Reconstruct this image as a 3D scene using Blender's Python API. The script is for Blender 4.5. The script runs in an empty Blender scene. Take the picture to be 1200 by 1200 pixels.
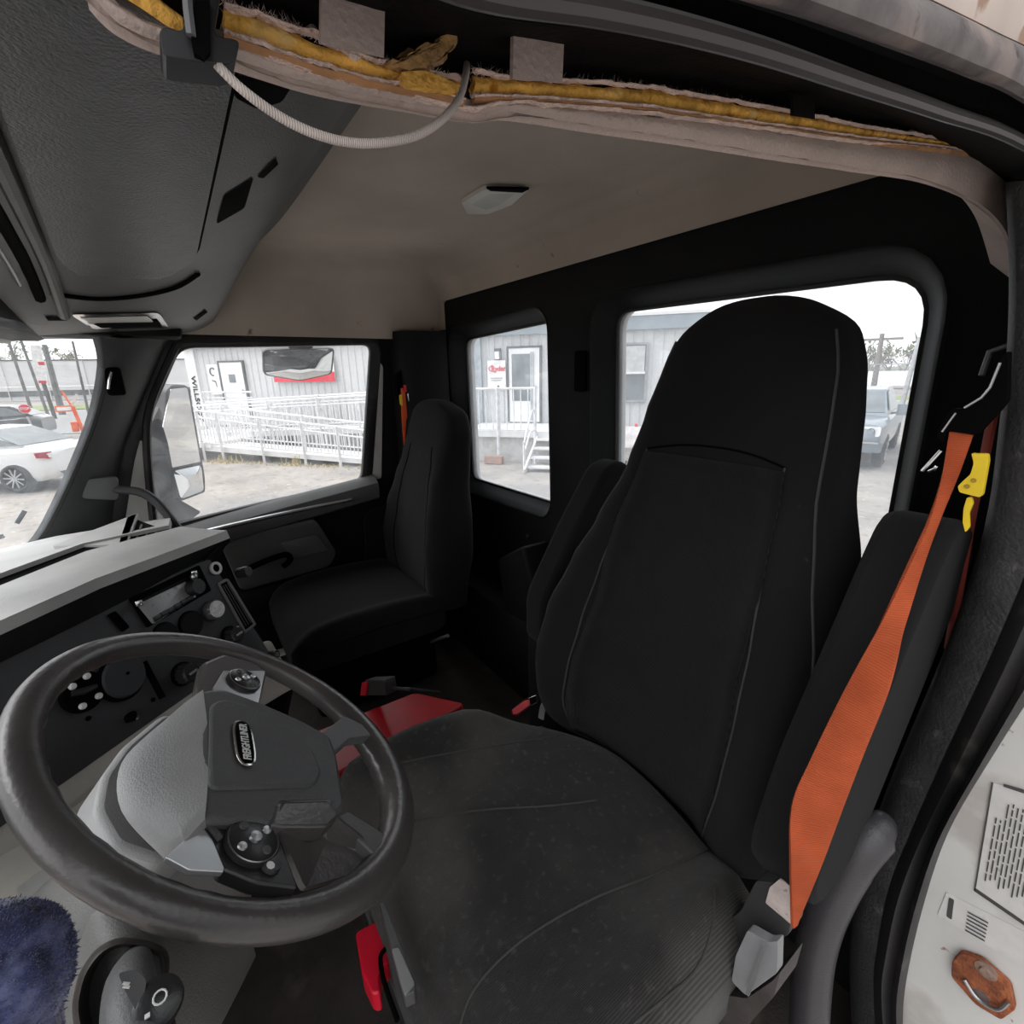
import bpy, bmesh, math, random
from mathutils import Vector, Matrix
random.seed(7)
C0 = bpy.context.scene
COL = C0.collection
PI = math.pi

# ------------------------------------------------------------------ camera
F_PX = 560.0
CAM = Vector((-0.10, 1.06, 1.20))
_x = Vector((-400, 155, -F_PX)).normalized()
_z = -Vector((60, -2023, -F_PX)).normalized()
_z = (_z - _x * _x.dot(_z)).normalized()
_y = _z.cross(_x)
RM = Matrix((_x, _y, _z))                      # camera -> world rotation
cd = bpy.data.cameras.new('camera'); cam = bpy.data.objects.new('camera', cd); COL.objects.link(cam)
cam.matrix_world = Matrix.Translation(CAM) @ RM.to_4x4()
cd.sensor_width = 36.0; cd.lens = F_PX / 1200 * 36.0; cd.clip_start = 0.01; cd.clip_end = 600
C0.camera = cam

# ------------------------------------------------------------------ overcast sky and exposure
w = bpy.data.worlds.new('overcast_sky'); C0.world = w; w.use_nodes = True
nt = w.node_tree; nt.nodes.clear()
out = nt.nodes.new('ShaderNodeOutputWorld'); bg = nt.nodes.new('ShaderNodeBackground')
tc = nt.nodes.new('ShaderNodeTexCoord'); nz = nt.nodes.new('ShaderNodeTexNoise'); rp = nt.nodes.new('ShaderNodeValToRGB')
nz.inputs['Scale'].default_value = 2.2; nz.inputs['Detail'].default_value = 4
rp.color_ramp.elements[0].position = .35; rp.color_ramp.elements[0].color = (.86, .89, .93, 1)
rp.color_ramp.elements[1].position = .65; rp.color_ramp.elements[1].color = (1, 1, 1, 1)
nt.links.new(tc.outputs['Generated'], nz.inputs['Vector']); nt.links.new(nz.outputs['Fac'], rp.inputs['Fac'])
# sky gradient added: full ahead and right, dimmed behind the door to cut cab fill
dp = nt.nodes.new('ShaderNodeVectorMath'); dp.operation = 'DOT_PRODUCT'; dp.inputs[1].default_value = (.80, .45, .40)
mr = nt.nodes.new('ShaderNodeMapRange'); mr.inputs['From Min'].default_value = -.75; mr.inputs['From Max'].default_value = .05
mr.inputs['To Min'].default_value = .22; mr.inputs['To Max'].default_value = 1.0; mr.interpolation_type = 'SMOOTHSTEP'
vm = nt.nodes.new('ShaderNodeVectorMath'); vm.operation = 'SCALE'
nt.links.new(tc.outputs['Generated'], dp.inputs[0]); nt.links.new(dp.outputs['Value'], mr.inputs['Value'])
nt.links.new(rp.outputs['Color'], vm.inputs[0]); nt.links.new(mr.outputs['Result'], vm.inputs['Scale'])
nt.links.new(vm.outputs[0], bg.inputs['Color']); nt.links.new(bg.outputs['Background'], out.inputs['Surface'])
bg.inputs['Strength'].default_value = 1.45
# the bright patch of cloud where the veiled sun stands, ahead of the truck
sd = bpy.data.lights.new('veiled_sun', 'SUN'); sd.energy = 1.7; sd.angle = math.radians(50)
sun = bpy.data.objects.new('veiled_sun', sd); COL.objects.link(sun)
sun.rotation_euler = (Vector((-0.45, -0.50, -0.74))).to_track_quat('-Z', 'Y').to_euler()
vs = C0.view_settings
vs.view_transform = 'Standard'; vs.look = 'None'; vs.gamma = 1.0; vs.use_curve_mapping = False
vs.exposure = 0.60

# ------------------------------------------------------------------ measuring helpers (a sight line meets a real plane)
def ray(px, py): return (RM @ Vector((px - 600, 600 - py, -F_PX))).normalized()
def hp(px, py, p0, n):
    d = ray(px, py); return CAM + d * ((Vector(p0) - CAM).dot(n) / d.dot(n))
def hx(px, py, x): return hp(px, py, (x, 0, 0), Vector((1, 0, 0)))
def hy(px, py, y): return hp(px, py, (0, y, 0), Vector((0, 1, 0)))
def hz(px, py, z): return hp(px, py, (0, 0, z), Vector((0, 0, 1)))
def V(*a): return Vector(a)

# ------------------------------------------------------------------ materials
MATS = {}
def mat(name, col, rough=.6, metal=0, noise=None, bump=0, bscale=200, spec=.5, sheen=0, stain=None, alpha=None, emit=0, coat=0):
    """noise=(scale, amount) mottles; stain=(scale, colour, threshold) adds patches of dirt; bump grain"""
    if name in MATS: return MATS[name]
    m = bpy.data.materials.new(name); m.use_nodes = True; nt = m.node_tree; L = nt.links
    b = nt.nodes['Principled BSDF']; b.inputs['Roughness'].default_value = rough; b.inputs['Metallic'].default_value = metal
    b.inputs['Specular IOR Level'].default_value = spec
    if sheen: b.inputs['Sheen Weight'].default_value = sheen; b.inputs['Sheen Roughness'].default_value = .5
    if coat: b.inputs['Coat Weight'].default_value = coat
    if emit:
        b.inputs['Emission Color'].default_value = (*col, 1); b.inputs['Emission Strength'].default_value = emit
    tc = nt.nodes.new('ShaderNodeTexCoord'); src = None
    rgb = nt.nodes.new('ShaderNodeRGB'); rgb.outputs[0].default_value = (*col, 1); src = rgb.outputs[0]
    def ns(scale, det=5):
        n = nt.nodes.new('ShaderNodeTexNoise'); n.inputs['Scale'].default_value = scale; n.inputs['Detail'].default_value = det
        L.new(tc.outputs['Object'], n.inputs['Vector']); return n
    if noise is None: noise = (6, .18)
    n = ns(noise[0]); r = nt.nodes.new('ShaderNodeMapRange')
    r.inputs['From Min'].default_value = .3; r.inputs['From Max'].default_value = .7
    r.inputs['To Min'].default_value = 1 - noise[1]; r.inputs['To Max'].default_value = 1 + noise[1]
    L.new(n.outputs['Fac'], r.inputs['Value'])
    mx = nt.nodes.new('ShaderNodeVectorMath'); mx.operation = 'SCALE'
    L.new(src, mx.inputs[0]); L.new(r.outputs['Result'], mx.inputs['Scale']); src = mx.outputs[0]
    for st in ([stain] if stain and not isinstance(stain, list) else (stain or [])):
        sc, c2, th = st[:3]; wd = st[3] if len(st) > 3 else .12
        n2 = ns(sc, 8); r2 = nt.nodes.new('ShaderNodeMapRange')
        r2.inputs['From Min'].default_value = th; r2.inputs['From Max'].default_value = th + wd
        L.new(n2.outputs['Fac'], r2.inputs['Value'])
        mm = nt.nodes.new('ShaderNodeMix'); mm.data_type = 'RGBA'
        L.new(r2.outputs['Result'], mm.inputs['Factor']); L.new(src, mm.inputs['A']); mm.inputs['B'].default_value = (*c2, 1)
        src = mm.outputs['Result']
    L.new(src, b.inputs['Base Color'])
    if bump:
        n3 = ns(bscale, 3); bp = nt.nodes.new('ShaderNodeBump'); bp.inputs['Strength'].default_value = bump
        bp.inputs['Distance'].default_value = .002
        L.new(n3.outputs['Fac'], bp.inputs['Height']); L.new(bp.outputs['Normal'], b.inputs['Normal'])
    MATS[name] = m; return m

def ribbed(name, col, axis, scale, dist, rough=.9, stain=None, bump=.6, amt=.5, spec=.08, sheen=.0, rot=None):
    """woven / corded cloth or corrugated stripes: wave bump along one axis"""
    m = mat(name, col, rough, noise=(30, .12), stain=stain, spec=spec, sheen=sheen); nt = m.node_tree; L = nt.links
    b = nt.nodes['Principled BSDF']; tc = [n for n in nt.nodes if n.type == 'TEX_COORD'][0]
    wv = nt.nodes.new('ShaderNodeTexWave'); wv.bands_direction = axis; wv.inputs['Scale'].default_value = scale
    wv.inputs['Distortion'].default_value = dist
    mp = nt.nodes.new('ShaderNodeMapping'); L.new(tc.outputs['Object'], mp.inputs['Vector']); L.new(mp.outputs[0], wv.inputs['Vector'])
    if rot: mp.inputs['Rotation'].default_value = rot
    bp = nt.nodes.new('ShaderNodeBump'); bp.inputs['Strength'].default_value = bump; bp.inputs['Distance'].default_value = .002
    L.new(wv.outputs['Fac'], bp.inputs['Height']); L.new(bp.outputs['Normal'], b.inputs['Normal'])
    s = b.inputs['Base Color'].links[0].from_socket
    r = nt.nodes.new('ShaderNodeMapRange'); r.inputs['To Min'].default_value = 1 - amt; r.inputs['To Max'].default_value = 1 + amt
    L.new(wv.outputs['Fac'], r.inputs['Value'])
    mx = nt.nodes.new('ShaderNodeVectorMath'); mx.operation = 'SCALE'; L.new(s, mx.inputs[0]); L.new(r.outputs['Result'], mx.inputs['Scale'])
    L.new(mx.outputs[0], b.inputs['Base Color']); return m

def glassmat(name, tint=(1, 1, 1), haze=.05, dirt=.0, refl=.06, hazecol=(.8, .85, .9)):
    m = bpy.data.materials.new(name); m.use_nodes = True; nt = m.node_tree; nt.nodes.clear(); L = nt.links
    o = nt.nodes.new('ShaderNodeOutputMaterial'); t = nt.nodes.new('ShaderNodeBsdfTransparent'); t.inputs['Color'].default_value = (*tint, 1)
    g = nt.nodes.new('ShaderNodeBsdfGlossy'); g.inputs['Roughness'].default_value = .02
    d = nt.nodes.new('ShaderNodeBsdfTranslucent'); d.inputs['Color'].default_value = (*hazecol, 1)
    m1 = nt.nodes.new('ShaderNodeMixShader'); m2 = nt.nodes.new('ShaderNodeMixShader')
    tc = nt.nodes.new('ShaderNodeTexCoord'); n = nt.nodes.new('ShaderNodeTexNoise'); n.inputs['Scale'].default_value = 14; n.inputs['Detail'].default_value = 9
    L.new(tc.outputs['Object'], n.inputs['Vector'])
    r = nt.nodes.new('ShaderNodeMapRange'); r.inputs['From Min'].default_value = .35; r.inputs['From Max'].default_value = .75
    r.inputs['To Min'].default_value = haze; r.inputs['To Max'].default_value = haze + dirt
    L.new(n.outputs['Fac'], r.inputs['Value']); L.new(r.outputs['Result'], m2.inputs['Fac'])
    m1.inputs['Fac'].default_value = refl
    L.new(t.outputs[0], m1.inputs[1]); L.new(g.outputs[0], m1.inputs[2])
    L.new(m1.outputs[0], m2.inputs[1]); L.new(d.outputs[0], m2.inputs[2]); L.new(m2.outputs[0], o.inputs['Surface'])
    MATS[name] = m; return m

# ------------------------------------------------------------------ mesh helpers
from mathutils.bvhtree import BVHTree
class Surf:
    """finds where a sight line meets an already built surface, to inlay seams and details flush in it"""
    def __init__(s, *objs):
        vs, ps = [], []
        for o in objs:
            n = len(vs); vs += [v.co.copy() for v in o.data.vertices]; ps += [[n + i for i in p.vertices] for p in o.data.polygons]
        s.t = BVHTree.FromPolygons(vs, ps)
    def __call__(s, px, py, off=.001):
        d = ray(px, py); loc, nrm, i, dist = s.t.ray_cast(CAM, d)
        if loc is None:
            loc, nrm, i, dist = s.t.find_nearest(CAM + d * 1.0)
        if nrm.dot(d) > 0: nrm = -nrm
        return loc + nrm * off
    def line(s, pxs, r, off=.0, n=6, k=6):
        P = [v[:2] for v in spline([(*p, 0) for p in pxs], n)]; return MB().tube([s(a, c, off) for a, c in P], r, k)
    def patch(s, pxs, off=.001, th=.003, r=0):
        P = [(p.x, p.y) for p in (rnd([Vector((*p, 0)) for p in pxs], r, 3) if r else [Vector((*p, 0)) for p in pxs])]
        T = [s(a, c, off) for a, c in P]; d = sum(((p - CAM).normalized() for p in T), Vector((0, 0, 0))).normalized()
        return MB().prism(T, d * th)

class MB:
    def __init__(s): s.bm = bmesh.new()
    def ring(s, pts): return [s.bm.verts.new(p) for p in pts]
    def loft(s, rings, closed=True, caps=True, cyc=False):
        R = [s.ring(r) for r in rings]; n = len(R[0])
        for i in range(len(R) - (0 if cyc else 1)):
            a, b = R[i], R[(i + 1) % len(R)]
            for j in range(n if closed else n - 1):
                k = (j + 1) % n
                try: s.bm.faces.new((a[j], a[k], b[k], b[j]))
                except ValueError: pass
        if caps and closed and not cyc:
            s.bm.faces.new(R[0][::-1]); s.bm.faces.new(R[-1])
        return s
    def tube(s, pts, r, n=8, cyc=False, flat=1.0, up=None, caps=True):
        pts = [Vector(p) for p in pts]; N = len(pts); rr = r if isinstance(r, (list, tuple)) else [r] * N
        rings = []; pu = None
        for i, p in enumerate(pts):
            a = pts[(i - 1) % N] if (cyc or i) else p; b = pts[(i + 1) % N] if (cyc or i < N - 1) else p
            t = (b - a).normalized()
            if up is not None: u = Vector(up)
            elif pu is None: u = Vector((0, 0, 1)) if abs(t.z) < .9 else Vector((1, 0, 0))
            else: u = pu
            u = (u - t * u.dot(t)).normalized(); v = t.cross(u); pu = u
            rings.append([p + (u * math.cos(q) + v * math.sin(q) * flat) * rr[i] for q in [2 * PI * k / n for k in range(n)]])
        return s.loft(rings, cyc=cyc, caps=caps)
    def prism(s, poly, vec):
        vec = Vector(vec); a = [Vector(p) for p in poly]; return s.loft([a, [p + vec for p in a]])
    def box(s, c, d, M=None, bev=0):
        c = Vector(c); h = Vector(d) / 2; vs = []
        r = bmesh.ops.create_cube(s.bm, size=1)
        for v in r['verts']:
            p = Vector((v.co.x * d[0], v.co.y * d[1], v.co.z * d[2])); v.co = c + (M @ p if M else p)
        if bev:
            es = list({e for v in r['verts'] for e in v.link_edges})
            bmesh.ops.bevel(s.bm, geom=es, offset=bev, segments=2, affect='EDGES', profile=.5)
        return s
    def cyl(s, p0, p1, r0, r1=None, n=20): return s.tube([p0, p1], [r0, r0 if r1 is None else r1], n)
    def lathe(s, c, ax, prof, n=24):
        """prof: list of (radius, distance along ax)"""
        ax = Vector(ax).normalized(); c = Vector(c); u = ax.orthogonal().normalized(); v = ax.cross(u)
        return s.loft([[c + ax * h + (u * math.cos(2 * PI * k / n) + v * math.sin(2 * PI * k / n)) * max(r, 1e-5) for k in range(n)] for r, h in prof])
    def grid(s, rows, th=0, cyc=False):
        s.loft([[Vector(p) for p in r] for r in rows], closed=cyc, caps=False)
        if th:
            bmesh.ops.recalc_face_normals(s.bm, faces=s.bm.faces[:])
            bmesh.ops.solidify(s.bm, geom=s.bm.faces[:], thickness=th)
        return s
    def ball(s, c, r, sc=(1, 1, 1), n=16):
        q = bmesh.ops.create_uvsphere(s.bm, u_segments=n, v_segments=n // 2, radius=r)
        for v in q['verts']: v.co = Vector(c) + Vector((v.co.x * sc[0], v.co.y * sc[1], v.co.z * sc[2]))
        return s
    def bar(s, a, b, wx, wz=None):
        """square bar between two points"""
        a, b = Vector(a), Vector(b); t = (b - a).normalized(); u = (Vector((0, 0, 1)) if abs(t.z) < .95 else Vector((1, 0, 0)))
        u = (u - t * u.dot(t)).normalized(); v = t.cross(u); wz = wz or wx
        q = [u * wz / 2 + v * wx / 2, u * wz / 2 - v * wx / 2, -u * wz / 2 - v * wx / 2, -u * wz / 2 + v * wx / 2]
        return s.loft([[a + k for k in q], [b + k for k in q]])

def sharp(bm, ang=35):
    bmesh.ops.recalc_face_normals(bm, faces=bm.faces[:])
    th = math.radians(ang)
    for f in bm.faces: f.smooth = True
    for e in bm.edges:
        if len(e.link_faces) == 2:
            try: e.smooth = e.calc_face_angle() < th
            except ValueError: pass
def obj(name, b, m, parent=None, ang=35, sub=0, bev=0):
    bm = b.bm if isinstance(b, MB) else b
    if bm.faces: sharp(bm, ang if not sub else 180)
    me = bpy.data.meshes.new(name); bm.to_mesh(me); bm.free()
    return link(name, me, m, parent, sub, bev)
def link(name, me, m, parent=None, sub=0, bev=0):
    o = bpy.data.objects.new(name, me); COL.objects.link(o)
    me.materials.append(m)
    if bev:
        k = o.modifiers.new('bevel', 'BEVEL'); k.width = bev; k.segments = 2; k.limit_method = 'ANGLE'; k.angle_limit = math.radians(40)
    if sub:
        k = o.modifiers.new('subdivision', 'SUBSURF'); k.levels = sub; k.render_levels = sub
    if parent: adopt(o, parent)
    return o
def adopt(o, p):
    o.parent = p; o.matrix_parent_inverse = worldm(p).inverted()
def worldm(p):
    m = p.matrix_basis.copy()
    if p.parent: m = worldm(p.parent) @ p.matrix_parent_inverse @ m
    return m
def tag(o, label, cat, group=None, kind=None):
    o['label'] = label; o['category'] = cat
    if group: o['group'] = group
    if kind: o['kind'] = kind
    return o
def thing(name, label, cat, loc=(0, 0, 0), group=None):
    o = bpy.data.objects.new(name, None); COL.objects.link(o); o.location = loc; o.empty_display_size = .05
    return tag(o, label, cat, group)
def structure(o): o['kind'] = 'structure'; return o
def sname(name, loc=(0, 0, 0)):
    o = bpy.data.objects.new(name, None); COL.objects.link(o); o.location = loc; o['kind'] = 'structure'; return o
def copy_tree(o, parent=None):
    c = o.copy(); COL.objects.link(c)
    if parent: c.parent = parent
    for ch in list(o.children): copy_tree(ch, c)
    return c

def rnd(pts, r, n=5):
    """round the corners of a 2-D or 3-D polygon"""
    P = [Vector(p) for p in pts]; N = len(P); o = []
    for i in range(N):
        p = P[i]; a = P[i - 1] - p; b = P[(i + 1) % N] - p
        rr = r[i] if isinstance(r, (list, tuple)) else r
        q = min(rr, a.length * .48, b.length * .48)
        if q < 1e-5: o.append(p); continue
        s, e = p + a.normalized() * q, p + b.normalized() * q
        for k in range(n + 1):
            t = k / n; o.append(s * (1 - t) ** 2 + p * 2 * t * (1 - t) + e * t ** 2)
    return o
def spline(pts, n=8, cyc=False):
    P = [Vector(p) for p in pts]; N = len(P); o = []
    for i in range(N if cyc else N - 1):
        p0 = P[i - 1] if (cyc or i) else P[0]; p1 = P[i]; p2 = P[(i + 1) % N]; p3 = P[(i + 2) % N] if (cyc or i < N - 2) else P[-1]
        for k in range(n):
            t = k / n
            o.append(.5 * ((2 * p1) + (p2 - p0) * t + (2 * p0 - 5 * p1 + 4 * p2 - p3) * t * t + (3 * p1 - p0 - 3 * p2 + p3) * t ** 3))
    if not cyc: o.append(P[-1])
    return o
def frame(o, ax, ay):
    ax = Vector(ax).normalized(); ay = Vector(ay); ay = (ay - ax * ay.dot(ax)).normalized(); az = ax.cross(ay)
    m = Matrix((ax, ay, az)).transposed().to_4x4(); m.translation = Vector(o); return m
def plate(loops, th, bev=0, M=None, res=1):
    """flat sheet with holes: loops[0] outline, the others holes (2-D points); thickness th centred on z=0"""
    cu = bpy.data.curves.new('c', 'CURVE'); cu.dimensions = '2D'; cu.fill_mode = 'BOTH'
    cu.extrude = max(th / 2 - bev, 0.00001); cu.bevel_depth = bev; cu.bevel_resolution = res
    for lp in loops:
        s = cu.splines.new('POLY'); s.points.add(len(lp) - 1); s.use_cyclic_u = True
        for k, p in enumerate(lp): s.points[k].co = (p[0], p[1], 0, 1)
    o = bpy.data.objects.new('c', cu); COL.objects.link(o)
    dg = bpy.context.evaluated_depsgraph_get(); dg.update()
    me = bpy.data.meshes.new_from_object(o.evaluated_get(dg)); bpy.data.objects.remove(o); bpy.data.curves.remove(cu)
    bm = bmesh.new(); bm.from_mesh(me); bpy.data.meshes.remove(me)
    bmesh.ops.remove_doubles(bm, verts=bm.verts[:], dist=1e-5)
    if M is not None: bm.transform(M)
    b = MB(); b.bm.free(); b.bm = bm; return b
def inset(lp, d):
    """move a convex-ish closed 2-D loop inwards by d"""
    P = [Vector(p) for p in lp]; N = len(P); A = sum(P[i].x * P[(i + 1) % N].y - P[(i + 1) % N].x * P[i].y for i in range(N))
    s = 1 if A > 0 else -1; o = []
    for i in range(N):
        t = (P[(i + 1) % N] - P[i - 1])
        if t.length < 1e-9: o.append(P[i]); continue
        t.normalize(); o.append(P[i] + Vector((-t.y, t.x)) * d * s)
    return o
def text(body, size, M, th=.001, spacing=1.0, bold=0, width=None):
    cu = bpy.data.curves.new('t', 'FONT'); cu.body = body; cu.size = size; cu.extrude = th; cu.align_x = 'CENTER'; cu.align_y = 'CENTER'
    cu.space_character = spacing; cu.offset = bold
    o = bpy.data.objects.new('t', cu); COL.objects.link(o)
    dg = bpy.context.evaluated_depsgraph_get(); dg.update()
    me = bpy.data.meshes.new_from_object(o.evaluated_get(dg)); bpy.data.objects.remove(o); bpy.data.curves.remove(cu)
    bm = bmesh.new(); bm.from_mesh(me); bpy.data.meshes.remove(me)
    if width:
        xs = [v.co.x for v in bm.verts]; k = width / (max(xs) - min(xs))
        for v in bm.verts: v.co.x *= k
    bm.transform(M); b = MB(); b.bm.free(); b.bm = bm; return b

# ------------------------------------------------------------------ shared materials
m_black = mat('black_plastic', (.022, .022, .023), .55, bump=.35, bscale=900, noise=(9, .2), spec=.45)
m_panel = mat('black_cab_panel', (.0042, .0042, .0046), .65, bump=.4, bscale=700, noise=(7, .25), spec=.22)
m_dark = mat('dark_cavity', (.003, .0026, .0026), .9, spec=.05)
m_charcoal = mat('charcoal_plastic', (.080, .080, .081), .5, bump=.35, bscale=900)
m_grey = mat('grey_plastic', (.20, .20, .20), .45, bump=.3, bscale=900)
m_lgrey = mat('light_grey_dash_top', (.48, .475, .465), .5, bump=.4, bscale=700, stain=(9, (.50, .49, .47), .55))
m_beige = mat('beige_grey_trim', (.40, .375, .335), .55, bump=.2, bscale=600)
m_head = mat('beige_headliner_cloth', (.47, .40, .34), .95, noise=(3, .12), bump=.5, bscale=500, spec=.1, stain=(11, (.15, .13, .115), .70, .05))
m_rubber = mat('black_rubber', (.016, .015, .015), .45, bump=.3, bscale=120, stain=(16, (.10, .085, .078), .62, .2))
m_chrome = mat('chrome', (.75, .75, .76), .15, 1, noise=(20, .05))
m_steel = mat('brushed_steel', (.5, .5, .51), .35, 1)
m_white = mat('white_cab_paint', (.66, .645, .625), .45, noise=(9, .08), stain=[(9, (.50, .47, .44), .55, .12), (55, (.30, .20, .15), .69, .04)], coat=.2)
m_gray_ext = mat('dirty_pale_paint', (.62, .52, .46), .7, noise=(8, .1), stain=[(22, (.30, .22, .18), .56, .1)])
m_fabric = ribbed('black_woven_seat_cloth', (.013, .0125, .013), 'X', 150, 1.0, stain=[(26, (.055, .05, .048), .74, .08)], sheen=.08, amt=.35)
m_cush = ribbed('dusty_cushion_cloth', (.030, .0285, .0278), 'X', 150, 1.0, stain=[(3.5, (.085, .079, .074), .48, .25), (90, (.10, .094, .09), .58, .35)], sheen=.12, amt=.22, bump=.35)
m_fabric_b = mat('smooth_seat_cloth', (.0135, .013, .0133), .92, bump=.5, bscale=1500, sheen=.05, spec=.08, noise=(4, .2), stain=[(30, (.06, .057, .055), .73, .06)])
m_seam = mat('seam_thread', (.042, .040, .039), .8)
m_red = mat('red_plastic', (.36, .006, .012), .35, noise=(12, .15), stain=(16, (.22, .01, .014), .62, .1))
m_redb = mat('bright_red_plastic', (.72, .01, .035), .3)
m_belt = ribbed('orange_seat_belt_webbing', (.44, .088, .034), 'Z', 160, 0, rough=.7, bump=.3, amt=.12, stain=(9, (.36, .055, .025), .58, .2))
m_yellow = mat('yellow_plastic', (.80, .56, .012), .45, noise=(40, .1), stain=(60, (.25, .14, .01), .70, .04))
m_glass = glassmat('window_glass', haze=.03, dirt=.06)
m_glassr = glassmat('hazy_rear_glass', tint=(.98, .99, 1), haze=.09, dirt=.10)
m_mirror = mat('mirror_glass', (.75, .78, .80), .03, 1, noise=(2, .02))
m_asphalt = mat('gravel_yard', (.31, .28, .25), .95, noise=(1.2, .22), bump=1, bscale=14, stain=[(.16, (.25, .24, .235), .50, .06), (5, (.20, .185, .17), .56, .12), (11, (.46, .44, .41), .62, .08)])

# ================================================================== CAB SHELL
XP = 2.03                      # inner face of passenger side
def side2(px, py, x=XP): p = hx(px, py, x); return (p.y, p.z)
MX = lambda x: Matrix(((0, 0, 1, x), (1, 0, 0, 0), (0, 1, 0, 0), (0, 0, 0, 1)))       # 2-D (y,z) -> plane x
MY = lambda y: Matrix(((1, 0, 0, 0), (0, 0, -1, y), (0, 1, 0, 0), (0, 0, 0, 1)))      # 2-D (x,z) -> plane y

# floor
b = MB(); b.box((1.0, .85, -.03), (2.1, 1.75, .06)); b.box((1.0, 1.62, .1), (2.1, .06, .3))
structure(obj('floor', b, mat('brown_rubber_floor', (.035, .028, .024), .8, noise=(14, .3), bump=.6, bscale=160, stain=(9, (.085, .07, .06), .6, .15)), bev=.005))
# engine tunnel / floor hump between seats
# rear wall with two windows
wq = lambda a, c: (lambda p: (p.x, p.z))(hy(a, c, -.055))
win_s = rnd([wq(655, 592), wq(555, 561), wq(546, 397), wq(652, 374)], [.04, .05, .06, .05], 6)
win_l = rnd([wq(1034, 680), wq(722, 620), wq(724, 364), wq(1102, 314)], [.05, .05, .06, .09], 6)
outer = rnd([(.02, .0), (2.02, .0), (2.02, 1.42), (1.90, 1.52), (.03, 1.55)], [.0, .0, .04, .05, .02], 5)
grow = lambda lp, d: inset(lp, -d)
wr = sname('wall_rear', (1.0, 0, 0))
obj('wall_panel', plate([outer, grow(win_s, .045), grow(win_l, .045)], .03, .006, MY(.0)), m_panel, wr)
# raised surrounds around each window, funnel shaped
for nm, lp in (('small', win_s), ('large', win_l)):
    b = MB(); a = grow(lp, .046); c = grow(lp, .034); d = lp
    P = lambda q, y: [V(p[0], y, p[1]) for p in q]
    b.loft([P(a, .014), P(grow(lp, .040), .018), P(c, .014), P(grow(lp, .018), -.02), P(lp, -.045), P(lp, -.06), P(a, -.06)], caps=False)
    obj('window_surround', b, mat('surround_plastic', (.011, .012, .012), .55, spec=.22, bump=.3, bscale=700), wr)
for i, lp in enumerate((win_s, win_l)):
    wn = sname('window_%d' % (i + 2), (1.5 if i == 0 else .5, -.05, 1))
    obj('pane', plate([grow(lp, .01)], .004, 0, MY(-.066)), m_glassr, wn)
    b = plate([grow(lp, .06), inset(lp, -.004)], .02, .005, MY(-.085)); obj('window_frame', b, m_white, wn)
    b = plate([grow(lp, .006), inset(lp, .006)], .01, .003, MY(-.052)); obj('window_seal', b, m_rubber, wn)
# small round plug and pillar pocket on the rear wall
pl = thing('hook_pad', 'small black rubber pad on the rear wall between the two back windows', 'pad', (1.035, .02, 1.18))
b = MB(); b.box((1.035, .024, 1.20), (.045, .016, .12), bev=.005); obj('pad', b, m_dark, pl)
p = hy(619, 628, .02); pl = tag(obj('wall_plug', MB().lathe(p + V(0, -.006, 0), (0, 1, 0), [(.009, 0), (.009, .012), (.006, .015), (0, .015)], 14), m_black),
    'small round black plug on the rear wall below the small back window', 'plug')
# lower rear shelf
b = MB(); b.box((1.0, .09, .17), (1.9, .16, .34), bev=.02); structure(obj('trim_1', b, m_panel))
structure(obj('trim_2', MB().grid([spline([(1.96, .03, z), (1.90, .05, z), (1.93, .20, z), (2.02, .24, z)], 5) for z in (.0, .35, .7, 1.0, 1.3, 1.38)], th=.01), m_panel))

# headliner: one pressed shell
def shell(u, v):
    # u 0..1 driver side -> passenger side ; v 0..1 rear -> front
    xs = [(.116, .225), (.12, .20), (.14, .15), (.18, .07), (.26, .02), (.4, 0), (.9, 0), (1.4, 0), (1.80, .0), (1.89, .018), (1.94, .07), (1.97, .16), (1.99, .27)]
    ys = [(.022, .115), (.03, .085), (.06, .045), (.11, .014), (.17, .0), (.35, 0), (.8, 0), (1.1, 0), (1.3, .03), (1.45, .12)]
    i = min(int(u * (len(xs) - 1)), len(xs) - 2); f = u * (len(xs) - 1) - i
    x = xs[i][0] * (1 - f) + xs[i + 1][0] * f; dx = xs[i][1] * (1 - f) + xs[i + 1][1] * f
    i = min(int(v * (len(ys) - 1)), len(ys) - 2); f = v * (len(ys) - 1) - i
    y = ys[i][0] * (1 - f) + ys[i + 1][0] * f; dy = ys[i][1] * (1 - f) + ys[i + 1][1] * f
    d = max(dx, dy)
    # pressed rib panel edge in the roof
    r = 0; f1 = min(1, max(0, (x - .75) / .05)) * min(1, max(0, (1.45 - x) / .05)) * min(1, max(0, (y - .60) / .04)); r = -.012 * f1
    return V(x, y, 1.62 - d - r)
rows = [[shell(u / 48, v / 45) for u in range(49)] for v in range(46)]
b = MB().grid(rows, th=-.008)
structure(obj('ceiling', b, m_head, ang=60))
# outer roof skin so that no light comes through
b = MB(); b.box((1.0, .72, 1.74), (2.12, 1.62, .05), bev=.02); b.box((.015, .68, 1.62), (.04, 1.5, .22)); structure(obj('roof', b, m_white))
# upper outer side above passenger door
b = MB(); b.box((2.075, .65, 1.56), (.05, 1.5, .36)); b.box((1.0, -.07, 1.62), (2.1, .05, .24)); structure(obj('wall_upper', b, m_white))

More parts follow.
